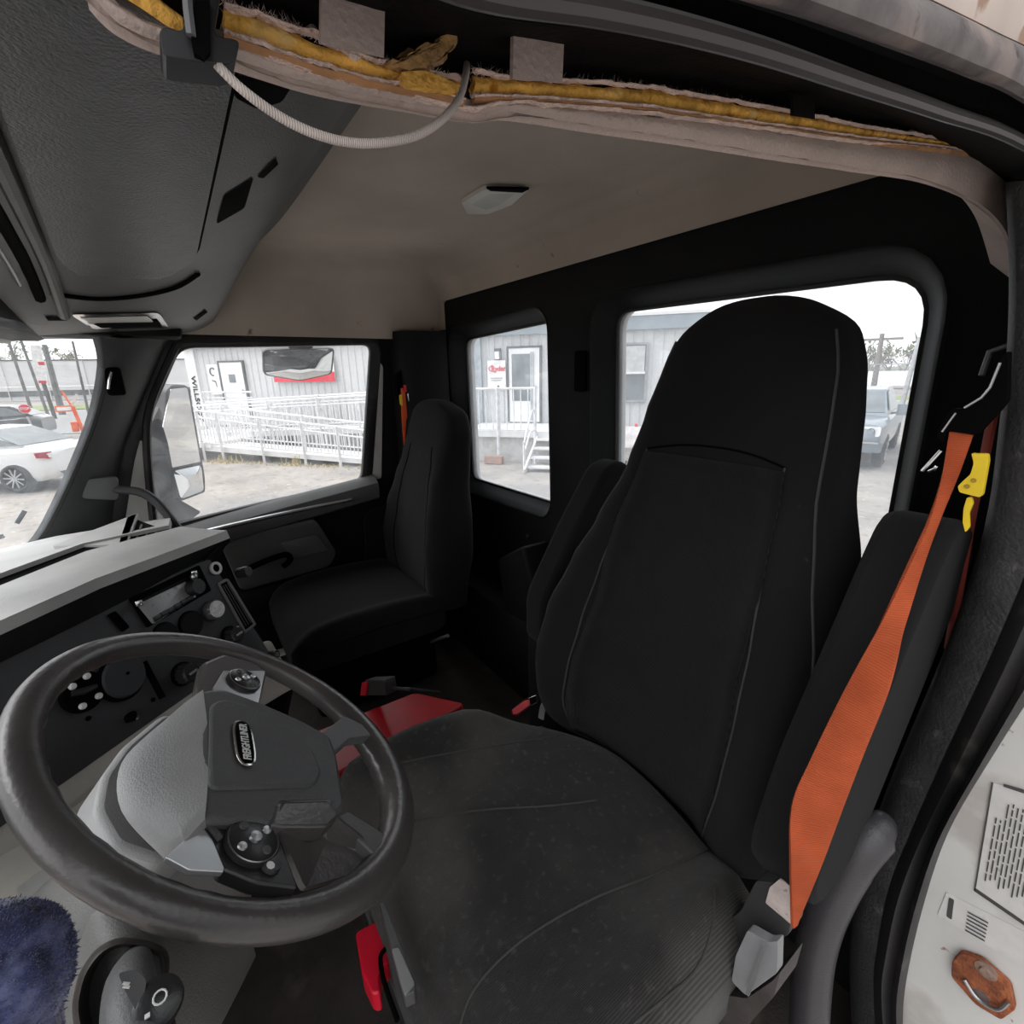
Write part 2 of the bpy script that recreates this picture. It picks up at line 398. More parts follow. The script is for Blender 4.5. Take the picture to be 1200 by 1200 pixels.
# ---- passenger door (inner face, window opening)
dwin = rnd([side2(208, 404), side2(437, 401), side2(426, 566), side2(300, 593), side2(205, 617), side2(140, 634), side2(158, 520)], [.05, .05, .06, .1, .1, .02, .1], 5)
douter = [(.10, .05), (1.38, .05), (1.38, .76), (1.27, 1.02), (1.10, 1.37), (.94, 1.41), (.16, 1.41), (.10, 1.30)]
dr = sname('door_1', (XP, .7, 0))
dseal = inset([Vector(p) for p in dwin], -.022)
obj('door_panel', plate([rnd(douter, .06), dseal], .035, .008, MX(XP + .018)), m_panel, dr)
obj('window_seal', plate([inset([Vector(p) for p in dwin], -.030), inset([Vector(p) for p in dwin], .004)], .03, .008, MX(XP + .004)), m_rubber, dr)
obj('pane', plate([inset([Vector(p) for p in dwin], -.01)], .004, 0, MX(XP + .02)), m_glass, dr)
# white reveal of the outer door skin, seen past the rear edge and ahead of the window
b = plate([rnd([side2(437, 415), side2(448, 430), side2(446, 560), side2(428, 562)], .01)], .012, .003, MX(XP + .0)); obj('painted_reveal', b, m_white, dr)
b = plate([rnd([side2(161, 515), side2(172, 520), side2(180, 611), side2(147, 612)], .008)], .01, .002, MX(XP - .005)); obj('painted_reveal', b, mat('pale_reveal', (.55, .54, .5), .5), dr)
b = MB().tube(spline([hx(207, 404, XP - .01), hx(178, 470, XP - .01), hx(172, 520, XP - .01), hx(180, 612, XP - .01)], 6), .013, 8); obj('division_bar', b, m_rubber, dr)
# waist rail: charcoal moulding with silver strip and grey pocket
def strip(pxs, x, r, m, nm, par, **k): return obj(nm, MB().tube(spline([hx(a, c, x) for a, c in pxs], 5), r, 8, **k), m, par)
rail = [hx(200, 634, 1.99), hx(300, 604, 1.99), hx(400, 577, 1.99), hx(440, 566, 1.99)]
b = MB(); sec = []
for p in spline(rail, 4):
    y, z = p.y, p.z
    sec.append([V(2.02, y, z + .035), V(1.99, y, z + .03), V(1.955, y, z + .008), V(1.945, y, z - .02), V(1.955, y, z - .06), V(1.99, y, z - .08), V(2.03, y, z - .085)])
obj('waist_rail', b.loft(sec), m_charcoal, dr)
strip([(235, 626), (245, 622), (300, 609), (360, 596), (412, 585)], 1.95, .009, m_steel, 'silver_strip', dr)
strip([(270, 612), (285, 607), (340, 592), (352, 592)], 1.975, .010, m_dark, 'defrost_slot', dr)
# pull pocket
pp = [side2(262, 636, 1.96), side2(368, 611, 1.96), side2(392, 648, 1.96), side2(385, 662, 1.96), side2(285, 690, 1.96)]
obj('pull_pocket', plate([rnd(pp, .02)], .05, .012, MX(1.985)), m_charcoal, dr)
b = plate([rnd([side2(330, 637, 1.955), side2(370, 627, 1.955), side2(385, 645, 1.955), side2(345, 655, 1.955)], .01)], .012, .004, MX(1.957)); obj('pocket_pad', b, mat('worn_grey', (.10, .10, .10), .5), dr)
b = MB().tube(spline([hx(292, 666, 1.94), hx(315, 656, 1.93), hx(335, 650, 1.93), hx(340, 656, 1.94), hx(332, 664, 1.95)], 5), .012, 8); obj('door_handle', b, m_dark, dr)
b = MB().box((1.985, .62, .33), (.06, .75, .10), bev=.02); obj('armrest', b, m_panel, dr)

obj('outer_skin', plate([rnd([(.02, -.6), (1.38, -.6), (1.38, .74), (1.27, 1.0), (1.12, 1.40), (.02, 1.40)], .05), dseal], .02, .004, MX(XP + .07)), m_white, dr)
b = MB().box((1.99, -.005, 1.50), (.12, .05, .22)); structure(obj('trim_7', b, m_head))
# ---- passenger A pillar: swept between windscreen edge and door edge
pil = []
wl = [(118, 396), (123, 430), (108, 498), (68, 592), (40, 637), (0, 664)]
dl = [(208, 398), (196, 408), (160, 492), (143, 545), (136, 612), (136, 660)]
for (a, c), (d, e) in zip([v[:2] for v in spline([(*q, 0) for q in wl], 4)], [v[:2] for v in spline([(*q, 0) for q in dl], 4)]):
    p = hx(a, c, 1.86); q = hx(d, e, XP + .005); m1 = p.lerp(q, .25) + V(-.012, -.015, 0); m2 = p.lerp(q, .7) + V(-.02, -.01, 0)
    pil.append([p + V(.006, .02, 0), p, m1, m2, q, q + V(.04, .03, 0)])
structure(obj('trim_3', MB().loft(pil), mat('pillar_trim', (.060, .061, .063), .55, bump=.3, bscale=900), ang=50))
g = thing('grab_rail', 'black tubular grab handle bent from the far windscreen pillar down to the dash', 'handle', hx(150, 575, 1.93))
b = MB().tube(spline([hx(118, 573, 1.93), hx(140, 574, 1.90), hx(165, 577, 1.86), hx(184, 589, 1.82), hx(200, 608, 1.78), hx(219, 634, 1.72)], 6), .014, 10); obj('tube', b, m_black, g)
b = plate([rnd([side2(103, 563, 1.905), side2(136, 560, 1.905), side2(136, 584, 1.905), side2(98, 582, 1.905)], .01)], .02, .006, MX(1.905)); obj('mounting_plate', b, m_charcoal, g)
g = thing('pillar_clip', 'small black clip with chrome edge on the far windscreen pillar', 'clip', hx(134, 447, 1.87))
pc = hx(134, 447, 1.875); b = MB().box(pc, (.03, .045, .085), bev=.008); obj('body', b, m_dark, g)
b = MB().tube([hx(127, 456, 1.855), hx(128, 446, 1.855), hx(131, 436, 1.855)], .004, 6); obj('chrome_edge', b, m_chrome, g)

# ---- windscreen
WN = Vector((.10, -.86, .5)).normalized()
def wsc(px, py): return hp(px, py, (1.86, 1.40, .95), WN)
pA = [hx(a, c, 1.885) for a, c in wl]
b = MB(); L = []
rowL = []
for p in spline(pA, 4):
    rowL.append([p, V(1.4, p.y + .10, p.z), V(.9, p.y + .13, p.z), V(.4, p.y + .10, p.z), V(.12, p.y, p.z)])
wd = sname('window_1', (1.0, 1.6, .9))
obj('pane', MB().grid([spline(r, 6) for r in rowL], th=.004), m_glass, wd, ang=80)
b = MB().tube([p + V(-.012, -.005, 0) for p in spline(pA, 5)], .009, 8); obj('window_seal', b, m_rubber, wd)
b = MB(); b.box((1.0, 1.46, 1.40), (2.0, .22, .16), bev=.02); b.box((1.96, 1.25, 1.40), (.14, .5, .14), bev=.02); structure(obj('trim_4', b, m_panel))
# wiper bits seen through the bottom corner of the screen
g = thing('windscreen_wiper', 'black wiper blade outside the bottom corner of the windscreen', 'wiper', hx(25, 605, 1.93))
a = hx(20, 613, 2.02); c = hx(29, 599, 2.02); obj('blade', MB().bar(a, c, .010, .012), m_dark, g)
obj('arm', MB().bar(hx(-30, 640, 2.02), hx(4, 628, 2.02), .012), m_dark, g)

# ================================================================== OVERHEAD CONSOLE
main = [(.785, 1.622), (.792, 1.575), (.812, 1.535), (.852, 1.508), (.90, 1.492), (.955, 1.480), (1.05, 1.466), (1.20, 1.462), (1.28, 1.445), (1.40, 1.385), (1.47, 1.36), (1.50, 1.50), (1.45, 1.622)]
endp = [(.86, 1.58), (.865, 1.50), (.875, 1.44), (.90, 1.395), (.95, 1.366), (1.0, 1.354), (1.08, 1.345), (1.20, 1.336), (1.28, 1.330), (1.40, 1.325), (1.47, 1.32), (1.50, 1.45), (1.45, 1.58)]
def conring(x, f, s=1): return [V(x, a[0] * (1 - f) + c[0] * f, a[1] * (1 - f) + c[1] * f) for a, c in zip(main, endp)]
oc = thing('overhead_console', 'large dark grey overhead console hanging from the roof above the windscreen', 'console', (1.0, 1.1, 1.62))
m_con = mat('console_plastic', (.080, .081, .080), .40, bump=.6, bscale=350, noise=(12, .12))
b = MB(); b.loft([[p for p in spline(conring(x, f), 3, cyc=True)] for x, f in ((.16, 0), (.30, 0), (.7, 0), (1.2, 0), (1.35, .03), (1.45, .10), (1.53, .24), (1.60, .42), (1.68, .62), (1.76, .78), (1.84, .89), (1.92, .96), (1.985, 1))])
cbody = obj('body', b, m_con, oc, ang=50)
CS = Surf(cbody)
m_lid = mat('console_lid_grain', (.075, .077, .079), .40, bump=1, bscale=260, noise=(30, .15), spec=.55)
# grained lid panel on the underside, inset in a dark gap
lid = []
for i in range(25):
    x = .22 + (1.44 - .22) * i / 24; f = max(0, (x - 1.22) / .22); y0 = .970 + .07 * f ** 2.2; y1 = 1.118 + .088 * (x - .3) - .03 * f ** 3
    row = []
    for k in range(9):
        y = y0 + (y1 - y0) * k / 8; loc, n_, i_, d_ = CS.t.ray_cast(V(x, y, 1.0), V(0, 0, 1)); z = loc.z if loc else 1.46
        row.append(V(x, y, z - .008 - .006 * math.sin(PI * k / 8) * (1 - f)))
    lid.append(row)
obj('lid', MB().grid(lid, th=.012), m_lid, oc, ang=60)
edge = [V(r[0].x, r[0].y - .006, r[0].z + .009) for r in lid[2:]] + [V(lid[-1][k].x + .006, lid[-1][k].y, lid[-1][k].z + .009) for k in range(1, 9)]
obj('shadow_gap', MB().tube(edge, .008, 8), m_dark, oc)
def ondown(x, y, dz): 
    loc, n_, i_, d_ = CS.t.ray_cast(V(x, y, 1.0), V(0, 0, 1)); return (loc if loc else V(x, y, 1.46)) + V(0, 0, -dz)
xs_ = [.3 + .1 * k for k in range(15)] 
obj('moulded_ridge', MB().tube([ondown(x, 1.140 + .088 * (x - .3) , .002) for x in xs_], .013, 10), m_con, oc)
obj('front_gap', MB().tube([ondown(x, 1.172 + .090 * (x - .3), -.004) for x in xs_[:14]], .012, 8), m_dark, oc)
obj('bright_bead', MB().tube([ondown(x, 1.196 + .090 * (x - .3), .002) for x in xs_[:13]], .004, 6), m_steel, oc)
obj('end_groove', CS.line([(60, 343), (110, 349), (160, 346), (205, 336), (232, 320)], .007, .001, k=6), m_dark, oc)
obj('open_pocket', CS.patch([(253, 262), (262, 228), (297, 206), (286, 243)], .0015, .004, 4), m_dark, oc)
obj('open_pocket', CS.patch([(301, 206), (322, 184), (326, 191), (308, 208)], .0015, .004, 2), m_dark, oc)
obj('grip_recess', CS.patch([(270, 86), (345, 92), (330, 118), (300, 126), (274, 112)], .0015, .004, 6), m_dark, oc)
# passenger end: map light and small latch
rl = thing('reading_light', 'narrow chrome rimmed map light set in the far end of the overhead console', 'light', hz(140, 375, 1.372))
zl = lambda x, y: hz(x, y, 1.352)
obj('chrome_rim', CS.patch([(82, 367), (186, 365), (198, 383), (108, 384)], .004, .006, 5), m_chrome, rl)
obj('lens', CS.patch([(92, 370), (172, 368), (180, 375), (106, 376)], .006, .003, 3), mat('light_lens', (.60, .59, .55), .15), rl)
obj('shade', CS.patch([(108, 377), (184, 374), (190, 381), (118, 382)], .006, .003, 2), m_dark, rl)
obj('latch_slot', CS.patch([(226, 372), (240, 362), (243, 365), (230, 375)], .002, .003), m_dark, oc)
obj('vent_slot', CS.patch([(52, 370), (80, 371), (78, 375), (56, 375)], .002, .002), m_dark, oc)

# dome light on the headliner
dl_ = thing('dome_light', 'small oblong clear dome light on the beige headliner', 'light', hz(580, 237, 1.62))
zq = lambda x, y: hz(x, y, 1.611)
obj('housing', MB().prism(rnd([zq(541, 238), zq(568, 222), zq(619, 223), zq(600, 240), zq(572, 251), zq(548, 251)], .006, 3), (0, 0, .010)), mat('ivory_plastic', (.55, .53, .48), .35), dl_)
obj('lens', MB().prism(rnd([hz(553, 240, 1.6095), hz(574, 227, 1.6095), hz(604, 227, 1.6095), hz(586, 240, 1.6095), hz(570, 246, 1.6095)], .005, 3), (0, 0, .01)), mat('dome_lens', (.72, .72, .68), .1, coat=.5), dl_)
obj('hinge_gap', MB().prism([hz(570, 221, 1.6085), hz(620, 222, 1.6085), hz(612, 226, 1.6085), hz(575, 224, 1.6085)], (0, 0, .005)), m_dark, dl_)

# ================================================================== DRIVER DOOR HEADER: rail, seals, torn headliner edge
def path(pxs, x, n=6):
    f = (lambda i: x[i]) if isinstance(x, (list, tuple)) else (lambda i: x)
    return spline([hx(a, c, f(i)) for i, (a, c) in enumerate(pxs)], n)
bulb = [(250, -150), (420, -70), (560, -12), (700, 12), (800, 34), (900, 62), (1000, 96), (1100, 130), (1200, 168), (1290, 230), (1330, 330)]
hd = sname('trim_5', (.03, .8, 1.4))
m_rail = mat('header_rail', (.0075, .006, .0058), .8, noise=(9, .3), bump=.5, bscale=200, spec=.12, stain=(14, (.016, .011, .010), .6, .15))
rb = [[hx(a, c, .026) for a, c in bulb],
      [hx(a, c + 12, .044) for a, c in bulb],
      [hx(a, c, .075) for a, c in [(80, -100), (300, -30), (470, 22), (700, 60), (800, 72), (900, 96), (1000, 122), (1070, 145), (1160, 190), (1215, 250), (1235, 330)]],
      [hx(a, c, .105) for a, c in [(60, -40), (270, 40), (460, 96), (700, 108), (800, 112), (900, 132), (1000, 150), (1080, 164), (1165, 215), (1205, 260), (1215, 330)]],
      [hx(a, c, .108) + V(0, 0, .14) for a, c in [(60, -40), (270, 40), (460, 96), (700, 108), (800, 112), (900, 132), (1000, 150), (1080, 164), (1165, 215), (1205, 260), (1215, 330)]]]
obj('header_rail', MB().grid([spline(r, 5) for r in rb], th=.004), m_rail, hd, ang=50)
obj('bulb_seal', MB().tube(path(bulb, .020), .0036, 10), mat('bulb_seal_rubber', (.060, .052, .053), .4, stain=(20, (.16, .14, .135), .6, .2)), hd)
gr = [(a + 8, c - 20) for a, c in bulb]
obj('seal_groove', MB().tube(path(gr, .030), .0085, 8), m_dark, hd)
# grimy flap of the outer weatherstrip and roof skin above it
fl0 = [(560, -110), (760, -40), (860, -2), (950, 25), (1050, 60), (1130, 90), (1200, 122), (1300, 190)]
fl1 = [(620, -190), (820, -120), (940, -70), (1040, -25), (1110, 8), (1170, 38), (1230, 70), (1340, 140)]
m_flap = mat('grimy_weatherstrip', (.15, .13, .128), .8, bump=1, bscale=60, noise=(40, .35), stain=[(14, (.33, .25, .215), .52, .15), (60, (.04, .03, .028), .62, .1), (25, (.40, .33, .30), .64, .1)])
rows = []
for t, xx in ((0, .010), (.08, .000), (.3, -.004), (.7, -.006), (.94, -.004), (1, .004)):
    rows.append(spline([hx(a * (1 - t) + d * t, c * (1 - t) + e * t, xx) for (a, c), (d, e) in zip(fl0, fl1)], 6))
obj('weatherstrip', MB().grid(rows, th=.004), m_flap, hd, ang=50)
fl2 = [(a + 60, c - 130) for a, c in fl1]
m_skin = mat('streaked_roof_paint', (.66, .55, .48), .6, noise=(15, .12), stain=[(40, (.40, .25, .17), .60, .08), (120, (.25, .17, .13), .70, .05)])
rows = [spline([hx(a, c, .0) for a, c in fl1], 6), spline([hx(a, c, -.004) for a, c in [((p[0] + q[0]) / 2, (p[1] + q[1]) / 2) for p, q in zip(fl1, fl2)]], 6), spline([hx(a, c, .0) for a, c in fl2], 6)]
obj('roof_skin', MB().grid(rows, th=.004), m_skin, hd)
# pale patches of bare roof metal glimpsed above the torn lining
m_patch = mat('pale_pad_cloth', (.42, .33, .30), .85, bump=.4, bscale=400, noise=(20, .12))
for q in ([(377, -30), (452, -30), (450, 68), (376, 52)], [(602, 42), (661, 52), (659, 97), (601, 93)], [(930, 110), (955, 115), (955, 140), (930, 136)]):
    o = obj('lining_pad', MB().prism([hx(a, c, .072) for a, c in q], (.002, 0, .001)), m_patch if q[0][0] < 900 else m_rail)
    if q[0][0] < 900: tag(o, 'dusty pink grey pad above the torn lining, ' + ('nearest the corded wire at the upper left' if q[0][0] < 500 else 'right of the hanging wire end'), 'pad')
    else: adopt(o, hd)

# torn headliner edge
tl = thing('torn_headliner', 'torn edge of beige roof lining showing orange foam over the driver doorway', 'headliner', hx(600, 130, .085))
import mathutils.noise as mn
def ribbon(top, bot, x, th, name, m, par, jag=.0, n=14, seed=0, subn=5, fuzz=.0):
    T = spline([hx(a, c, x) for a, c in top], n); B = spline([hx(a, c, x) for a, c in bot], n); rows = []
    for i, (t, q) in enumerate(zip(T, B)):
        row = []
        for k in range(subn + 1):
            f = k / subn; p = t.lerp(q, f); nv = mn.noise(V(p.y * 90, p.z * 90 + seed, seed)) + .5 * mn.noise(V(p.y * 260, p.z * 260, seed + 4))
            off = V(-abs(nv) * .5, 0, nv * (1 if f < .01 else .35)) * jag
            row.append(p + off + V(-.0025 * math.sin(PI * f), 0, 0))
        rows.append(row)
    b = MB(); b.grid(rows)
    r2 = [[p + V(th, 0, 0) for p in r] for r in rows]
    # closed slab
    bm = b.bm; bmesh.ops.recalc_face_normals(bm, faces=bm.faces[:])
    bmesh.ops.solidify(bm, geom=bm.faces[:], thickness=th)
    return obj(name, b, m, par, ang=60)
m_foam = mat('orange_foam', (.80, .44, .10), .95, noise=(90, .35), bump=1, bscale=300, spec=.05, stain=[(110, (.40, .16, .02), .56, .12), (40, (.80, .55, .22), .62, .1)])
m_skinp = mat('torn_backing_cloth', (.74, .58, .51), .95, noise=(80, .2), bump=1, bscale=600, spec=.05, stain=(50, (.28, .15, .09), .6, .1))
m_lin = mat('grimy_lining_cloth', (.50, .405, .365), .95, noise=(14, .12), bump=.6, bscale=400, spec=.1)
top = [(262, 10), (300, 22), (340, 36), (370, 50), (400, 60), (430, 72), (465, 82), (500, 88), (542, 98)]
bot = [(262, 38), (300, 52), (340, 66), (370, 76), (400, 84), (430, 92), (465, 99), (500, 106), (542, 116)]
ribbon(top, bot, .084, .003, 'foam_core', m_foam, tl, .0022, 24, 1)
top2 = [(553, 88), (600, 94), (680, 99), (760, 106), (850, 120), (930, 134), (1010, 150), (1090, 163), (1150, 173)]
bot2 = [(553, 113), (600, 113), (680, 118), (760, 125), (850, 138), (930, 149), (1010, 160), (1090, 169), (1150, 176)]
ribbon(top2, bot2, .0855, .003, 'foam_core', m_foam, tl, .0012, 24, 5)
ribbon([(150, -16), (180, -6), (200, 8), (214, 20)], [(140, -6), (172, 14), (195, 30), (214, 38)], .084, .003, 'foam_core', m_foam, tl, .002, 20, 9)
fz = lambda L, d: [(a, c + d) for a, c in L]
ribbon(fz(top, -5), fz(top, 1), .083, .001, 'backing_cloth', m_skinp, tl, .0035, 26, 2)
ribbon(fz(top2, -4), fz(top2, 0), .0845, .001, 'backing_cloth', m_skinp, tl, .0022, 26, 3)
ribbon(fz(bot, 0), fz(bot, 4), .083, .001, 'torn_ply', m_skinp, tl, .0022, 24, 6)
ribbon(fz(bot2, 0), fz(bot2, 3), .0845, .001, 'torn_ply', m_skinp, tl, .0015, 24, 7)
m_ply = mat('brown_ply', (.42, .22, .11), .95, noise=(60, .3), spec=.05)
ribbon(fz(bot, 3), fz(bot, 11), .0835, .001, 'brown_ply', m_ply, tl, .0012, 24, 8)
ribbon(fz(bot2, 2), fz(bot2, 9), .085, .001, 'brown_ply', m_ply, tl, .001, 24, 10)
# lining cloth turned over the edge
lt = [(105, -20), (140, 8), (190, 34), (262, 50), (300, 64), (350, 82), (400, 96), (470, 111), (545, 128), (600, 122), (700, 128), (800, 139), (900, 152), (1000, 166), (1090, 174), (1150, 181), (1185, 205), (1212, 250)]
lb = [(112, 0), (140, 28), (190, 50), (262, 66), (300, 78), (350, 94), (400, 106), (470, 119), (545, 132), (600, 132), (700, 148), (800, 163), (900, 180), (1000, 196), (1090, 212), (1150, 240), (1180, 275), (1195, 330)]
ribbon(lt, lb, .0862, .004, 'lining_cloth', m_lin, tl, .0012, 12, 12)
ribbon([(a, c - 2) for a, c in lt[3:16]], [(a, c + 2) for a, c in lt[3:16]], .0850, .001, 'frayed_hem', m_skinp, tl, .0016, 24, 13)
rt_ = [spline([hx(a, c, .090) for a, c in lb], 8)]; rt_.append([V(.122, p.y, p.z + .030) for p in rt_[0]]); obj('lining_return', MB().grid(rt_, th=.003), m_lin, tl)
# loose fibres along the torn edges
fb = MB(); rr = random.Random(8)
for L_, x_, k_ in ((fz(top, -5), .0828, 700), (fz(top2, -4), .0843, 900), (fz(bot, 2), .0828, 500), (fz(bot2, 1), .0843, 600), (fz(top, 12), .0836, 300), (fz(top2, 8), .0850, 300)):
    P_ = spline([hx(a, c, x_) for a, c in L_], 40)
    for k in range(k_):
        p = rr.choice(P_) + V(0, rr.gauss(0, .0008), rr.gauss(0, .0006)); d_ = V(rr.gauss(-.4, .5), rr.gauss(0, .8), rr.gauss(.3, .7)).normalized() * rr.uniform(.0008, .0030); a_ = d_.cross(V(1, .2, .3)).normalized() * .00010
        v = [fb.bm.verts.new(q) for q in (p - a_, p + a_, p + d_)]; fb.bm.faces.new(v)
fo_ = obj('loose_fibres', fb, m_skinp, tl); fo_['kind'] = 'stuff'
# flap of foam standing up
fp = [(455, 76), (480, 58), (520, 44), (534, 36), (530, 55), (512, 82), (485, 84)]
b = MB().prism(rnd([hx(a, c, .078) for a, c in fp], .002, 3), (.008, .002, 0)); bmesh.ops.triangulate(b.bm, faces=b.bm.faces[:]); bmesh.ops.subdivide_edges(b.bm, edges=b.bm.edges[:], cuts=3, use_grid_fill=True)
for v in b.bm.verts: v.co += V(0, mn.noise(v.co * 200), mn.noise(v.co * 220 + V(3, 3, 3))) * .003
obj('torn_foam_flap', b, mat('dirty_foam', (.42, .24, .09), .95, noise=(60, .4), stain=(40, (.5, .36, .28), .55, .1), bump=1, bscale=300), tl)
fp = [(468, 84), (500, 82), (535, 98), (536, 108), (505, 104), (475, 98)]
b = MB().prism(rnd([hx(a, c, .078) for a, c in fp], .003, 3), (.006, 0, 0)); obj('foam_lump', b, m_foam, tl)

# wire hanging from the header
wpx = [(238, 52), (247, 66), (262, 84), (290, 110), (330, 138), (370, 157), (410, 167), (450, 167), (490, 158), (520, 138), (538, 115), (545, 92), (547, 76)]
tag(obj('wire_cord', MB().tube(path(wpx, [.075, .072, .068, .062, .06, .058, .058, .058, .06, .064, .07, .078, .09], 8), .0013, 8), ribbed('braided_wire', (.62, .54, .50), 'Y', 500, 1, amt=.2, bump=.5), ang=80),
    'pale braided wire loop hanging below the torn roof lining', 'cord')
# moulded bracket the console strap passes through
bk = thing('strap_bracket', 'black moulded bracket over the torn lining at the upper left', 'bracket', hx(235, 50, .07))
m_bk = mat('bracket_plastic', (.016, .016, .018), .45)
b = MB().prism(rnd([hx(a, c, .068) for a, c in [(186, 38), (192, 30), (216, 38), (218, -30), (262, -30), (250, 42), (282, 46), (276, 72), (262, 76), (190, 66)]], .002, 3), (.012, 0, 0)); obj('bracket', b, m_bk, bk, bev=.0015)
b = MB().prism([hx(a, c, .066) for a, c in [(228, 0), (246, 0), (247, 60), (240, 68), (228, 62), (224, 40)]], (.004, 0, 0)); obj('slot', b, m_dark, bk)
b = MB().tube([hx(218, -30, .066), hx(220, 10, .066), hx(224, 42, .066)], .0012, 6); obj('moulded_edge', b, mat('edge_grey', (.12, .12, .13), .4), bk)

# ================================================================== DRIVER DOORWAY REAR POST
L0 = [(1188, 210), (1192, 300), (1190, 400), (1180, 500), (1162, 620), (1120, 750), (1065, 880), (1037, 950), (1014, 1020), (1003, 1090), (1001, 1150), (1006, 1250)]
L1 = [(1250, 210), (1262, 300), (1260, 400), (1245, 500), (1222, 620), (1170, 750), (1105, 890), (1068, 975), (1042, 1040), (1028, 1110), (1024, 1160), (1030, 1250)]
L2 = [(1290, 210), (1305, 300), (1300, 400), (1285, 500), (1258, 640), (1212, 760), (1146, 890), (1095, 985), (1066, 1062), (1050, 1130), (1044, 1170), (1050, 1250)]
L3 = [(1330, 210), (1345, 300), (1340, 400), (1325, 500), (1295, 660), (1230, 770), (1160, 880), (1106, 974), (1076, 1065), (1058, 1147), (1054, 1200), (1058, 1260)]
m_bp = mat('scuffed_pillar_trim', (.034, .033, .034), .6, bump=.8, bscale=260, noise=(30, .25), stain=[(40, (.085, .08, .08), .62, .1), (6, (.022, .021, .022), .5, .2)])
bp = sname('wall_driver_post', (.0, .38, .6)); bp.name = 'trim_6'
def lp(L, y): return spline([hy(a, c, y) for a, c in L], 5)
def mix(A, B, t): return [(a * (1 - t) + d * t, c * (1 - t) + e * t) for (a, c), (d, e) in zip(A, B)]
obj('post_trim', MB().grid([lp(L0, .22), lp(L0, .33), lp(mix(L0, L1, .12), .360), lp(mix(L0, L1, .5), .37), lp(mix(L0, L1, .85), .372), lp(mix(L0, L1, 1), .36), lp(mix(L0, L1, 1.1), .33)], th=.006), m_bp, bp, ang=50)
obj('door_seal', MB().grid([lp(mix(L1, L2, .0), .35), lp(mix(L1, L2, .18), .378), lp(mix(L1, L2, .5), .384), lp(mix(L1, L2, .85), .378), lp(L2, .355)], th=.004), m_rubber, bp, ang=60)
obj('door_seal', MB().grid([lp(L2, .350), lp(mix(L2, L3, .2), .374), lp(mix(L2, L3, .6), .380), lp(mix(L2, L3, .95), .372), lp(L3, .345)], th=.004), mat('outer_seal', (.028, .025, .026), .5, stain=(18, (.13, .11, .11), .58, .2)), bp, ang=60)
# dark void between trim and rear wall
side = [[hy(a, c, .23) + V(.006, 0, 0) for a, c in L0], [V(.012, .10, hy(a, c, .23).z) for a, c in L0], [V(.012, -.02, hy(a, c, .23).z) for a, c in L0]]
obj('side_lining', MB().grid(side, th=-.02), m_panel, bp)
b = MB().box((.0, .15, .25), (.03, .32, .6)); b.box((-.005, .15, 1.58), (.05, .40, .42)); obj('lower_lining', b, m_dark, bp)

# near windscreen pillar, sill and kick panel on the driver side, ahead of the doorway
structure(obj('trim_8', MB().tube(spline([V(.06, 1.02, 1.42), V(.05, 1.22, 1.40), V(.04, 1.40, 1.30), V(.03, 1.62, .98), V(.02, 1.76, .70), V(.02, 1.80, .0)], 6), .045, 10), m_panel))
structure(obj('trim_9', MB().box((-.01, .95, -.05), (.12, 1.5, .10), bev=.02), m_rubber))
# painted door jamb with stickers
JY = .352
jp = L3[3:] + [(1062, 1400)] + [(1700, 1400), (1700, 500)]
jm = obj('painted_jamb', MB().prism([hy(a, c, JY) for a, c in jp], (0, -.02, 0)), m_white, bp)
J = lambda a, c, d=.001: hy(a, c, JY + d)
def jquad(name, q, m, par, d=.0012, r=.0): return obj(name, MB().prism(rnd([J(a, c, d) for a, c in q], r, 2) if r else [J(a, c, d) for a, c in q], (0, -.001, 0)), m, par)
m_stk = mat('sticker_paper', (.66, .64, .62), .5, noise=(60, .06), stain=(60, (.5, .47, .44), .64, .1))
m_ink = mat('printing_ink', (.07, .065, .065), .6)
st = thing('certification_label', 'large printed label of tiny text on the white painted door jamb', 'label', J(1180, 1000))
jquad('paper', [(1163, 917), (1240, 940), (1240, 1110), (1141, 1044)], m_stk, st)
jquad('dark_border', [(1141, 1044), (1143, 1041), (1240, 1108), (1240, 1112)], m_ink, st, .002)
jquad('dark_border', [(1176, 919), (1200, 926), (1200, 930), (1176, 922)], m_ink, st, .002)
jquad('dark_border', [(1162, 917), (1164, 918), (1143, 1044), (1141, 1044)], m_ink, st, .002)
b = MB(); rr = random.Random(3)
ax = (J(1200, 1075) - J(1145, 1040)).normalized(); ay = (J(1163, 917) - J(1141, 1044)).normalized()
o0 = J(1150, 1035, .0022); W_ = (J(1240, 1100) - J(1141, 1044)).length; H_ = (J(1163, 917) - J(1141, 1044)).length
for c in range(16):
    xx = W_ * (.03 + .055 * c); y = H_ * (.04 + .03 * (c % 3)); top_ = H_ * (.80 if c > 1 else .62)
    while y < top_:
        l = rr.uniform(.05, .13) * H_; l = min(l, top_ - y)
        if l > .01 * H_: 
            p = o0 + ax * xx + ay * y; b.prism([p, p + ax * W_ * .018, p + ax * W_ * .018 + ay * l, p + ay * l], (0, .0003, 0))
        y += l + H_ * .018
obj('text_lines', b, m_ink, st)
st = thing('paint_code_sticker', 'narrow pale sticker with small oval logo below the large jamb label', 'label', J(1150, 1080))
jquad('paper', [(1109, 1046), (1240, 1112), (1240, 1160), (1099, 1072)], m_stk, st)
jquad('logo', [(1112, 1052), (1118, 1055), (1115, 1078), (1109, 1074)], m_ink, st, .002, .0015)
b = MB()
for k in range(6):
    a0 = (1134, 1068 + k * 4.2); b.prism([J(a0[0] - k * .6, a0[1], .0022), J(1158 - k * .8, a0[1] + 13, .0022), J(1158 - k * .8, a0[1] + 14.5, .0022), J(a0[0] - k * .6, a0[1] + 1.5, .0022)], (0, .0003, 0))
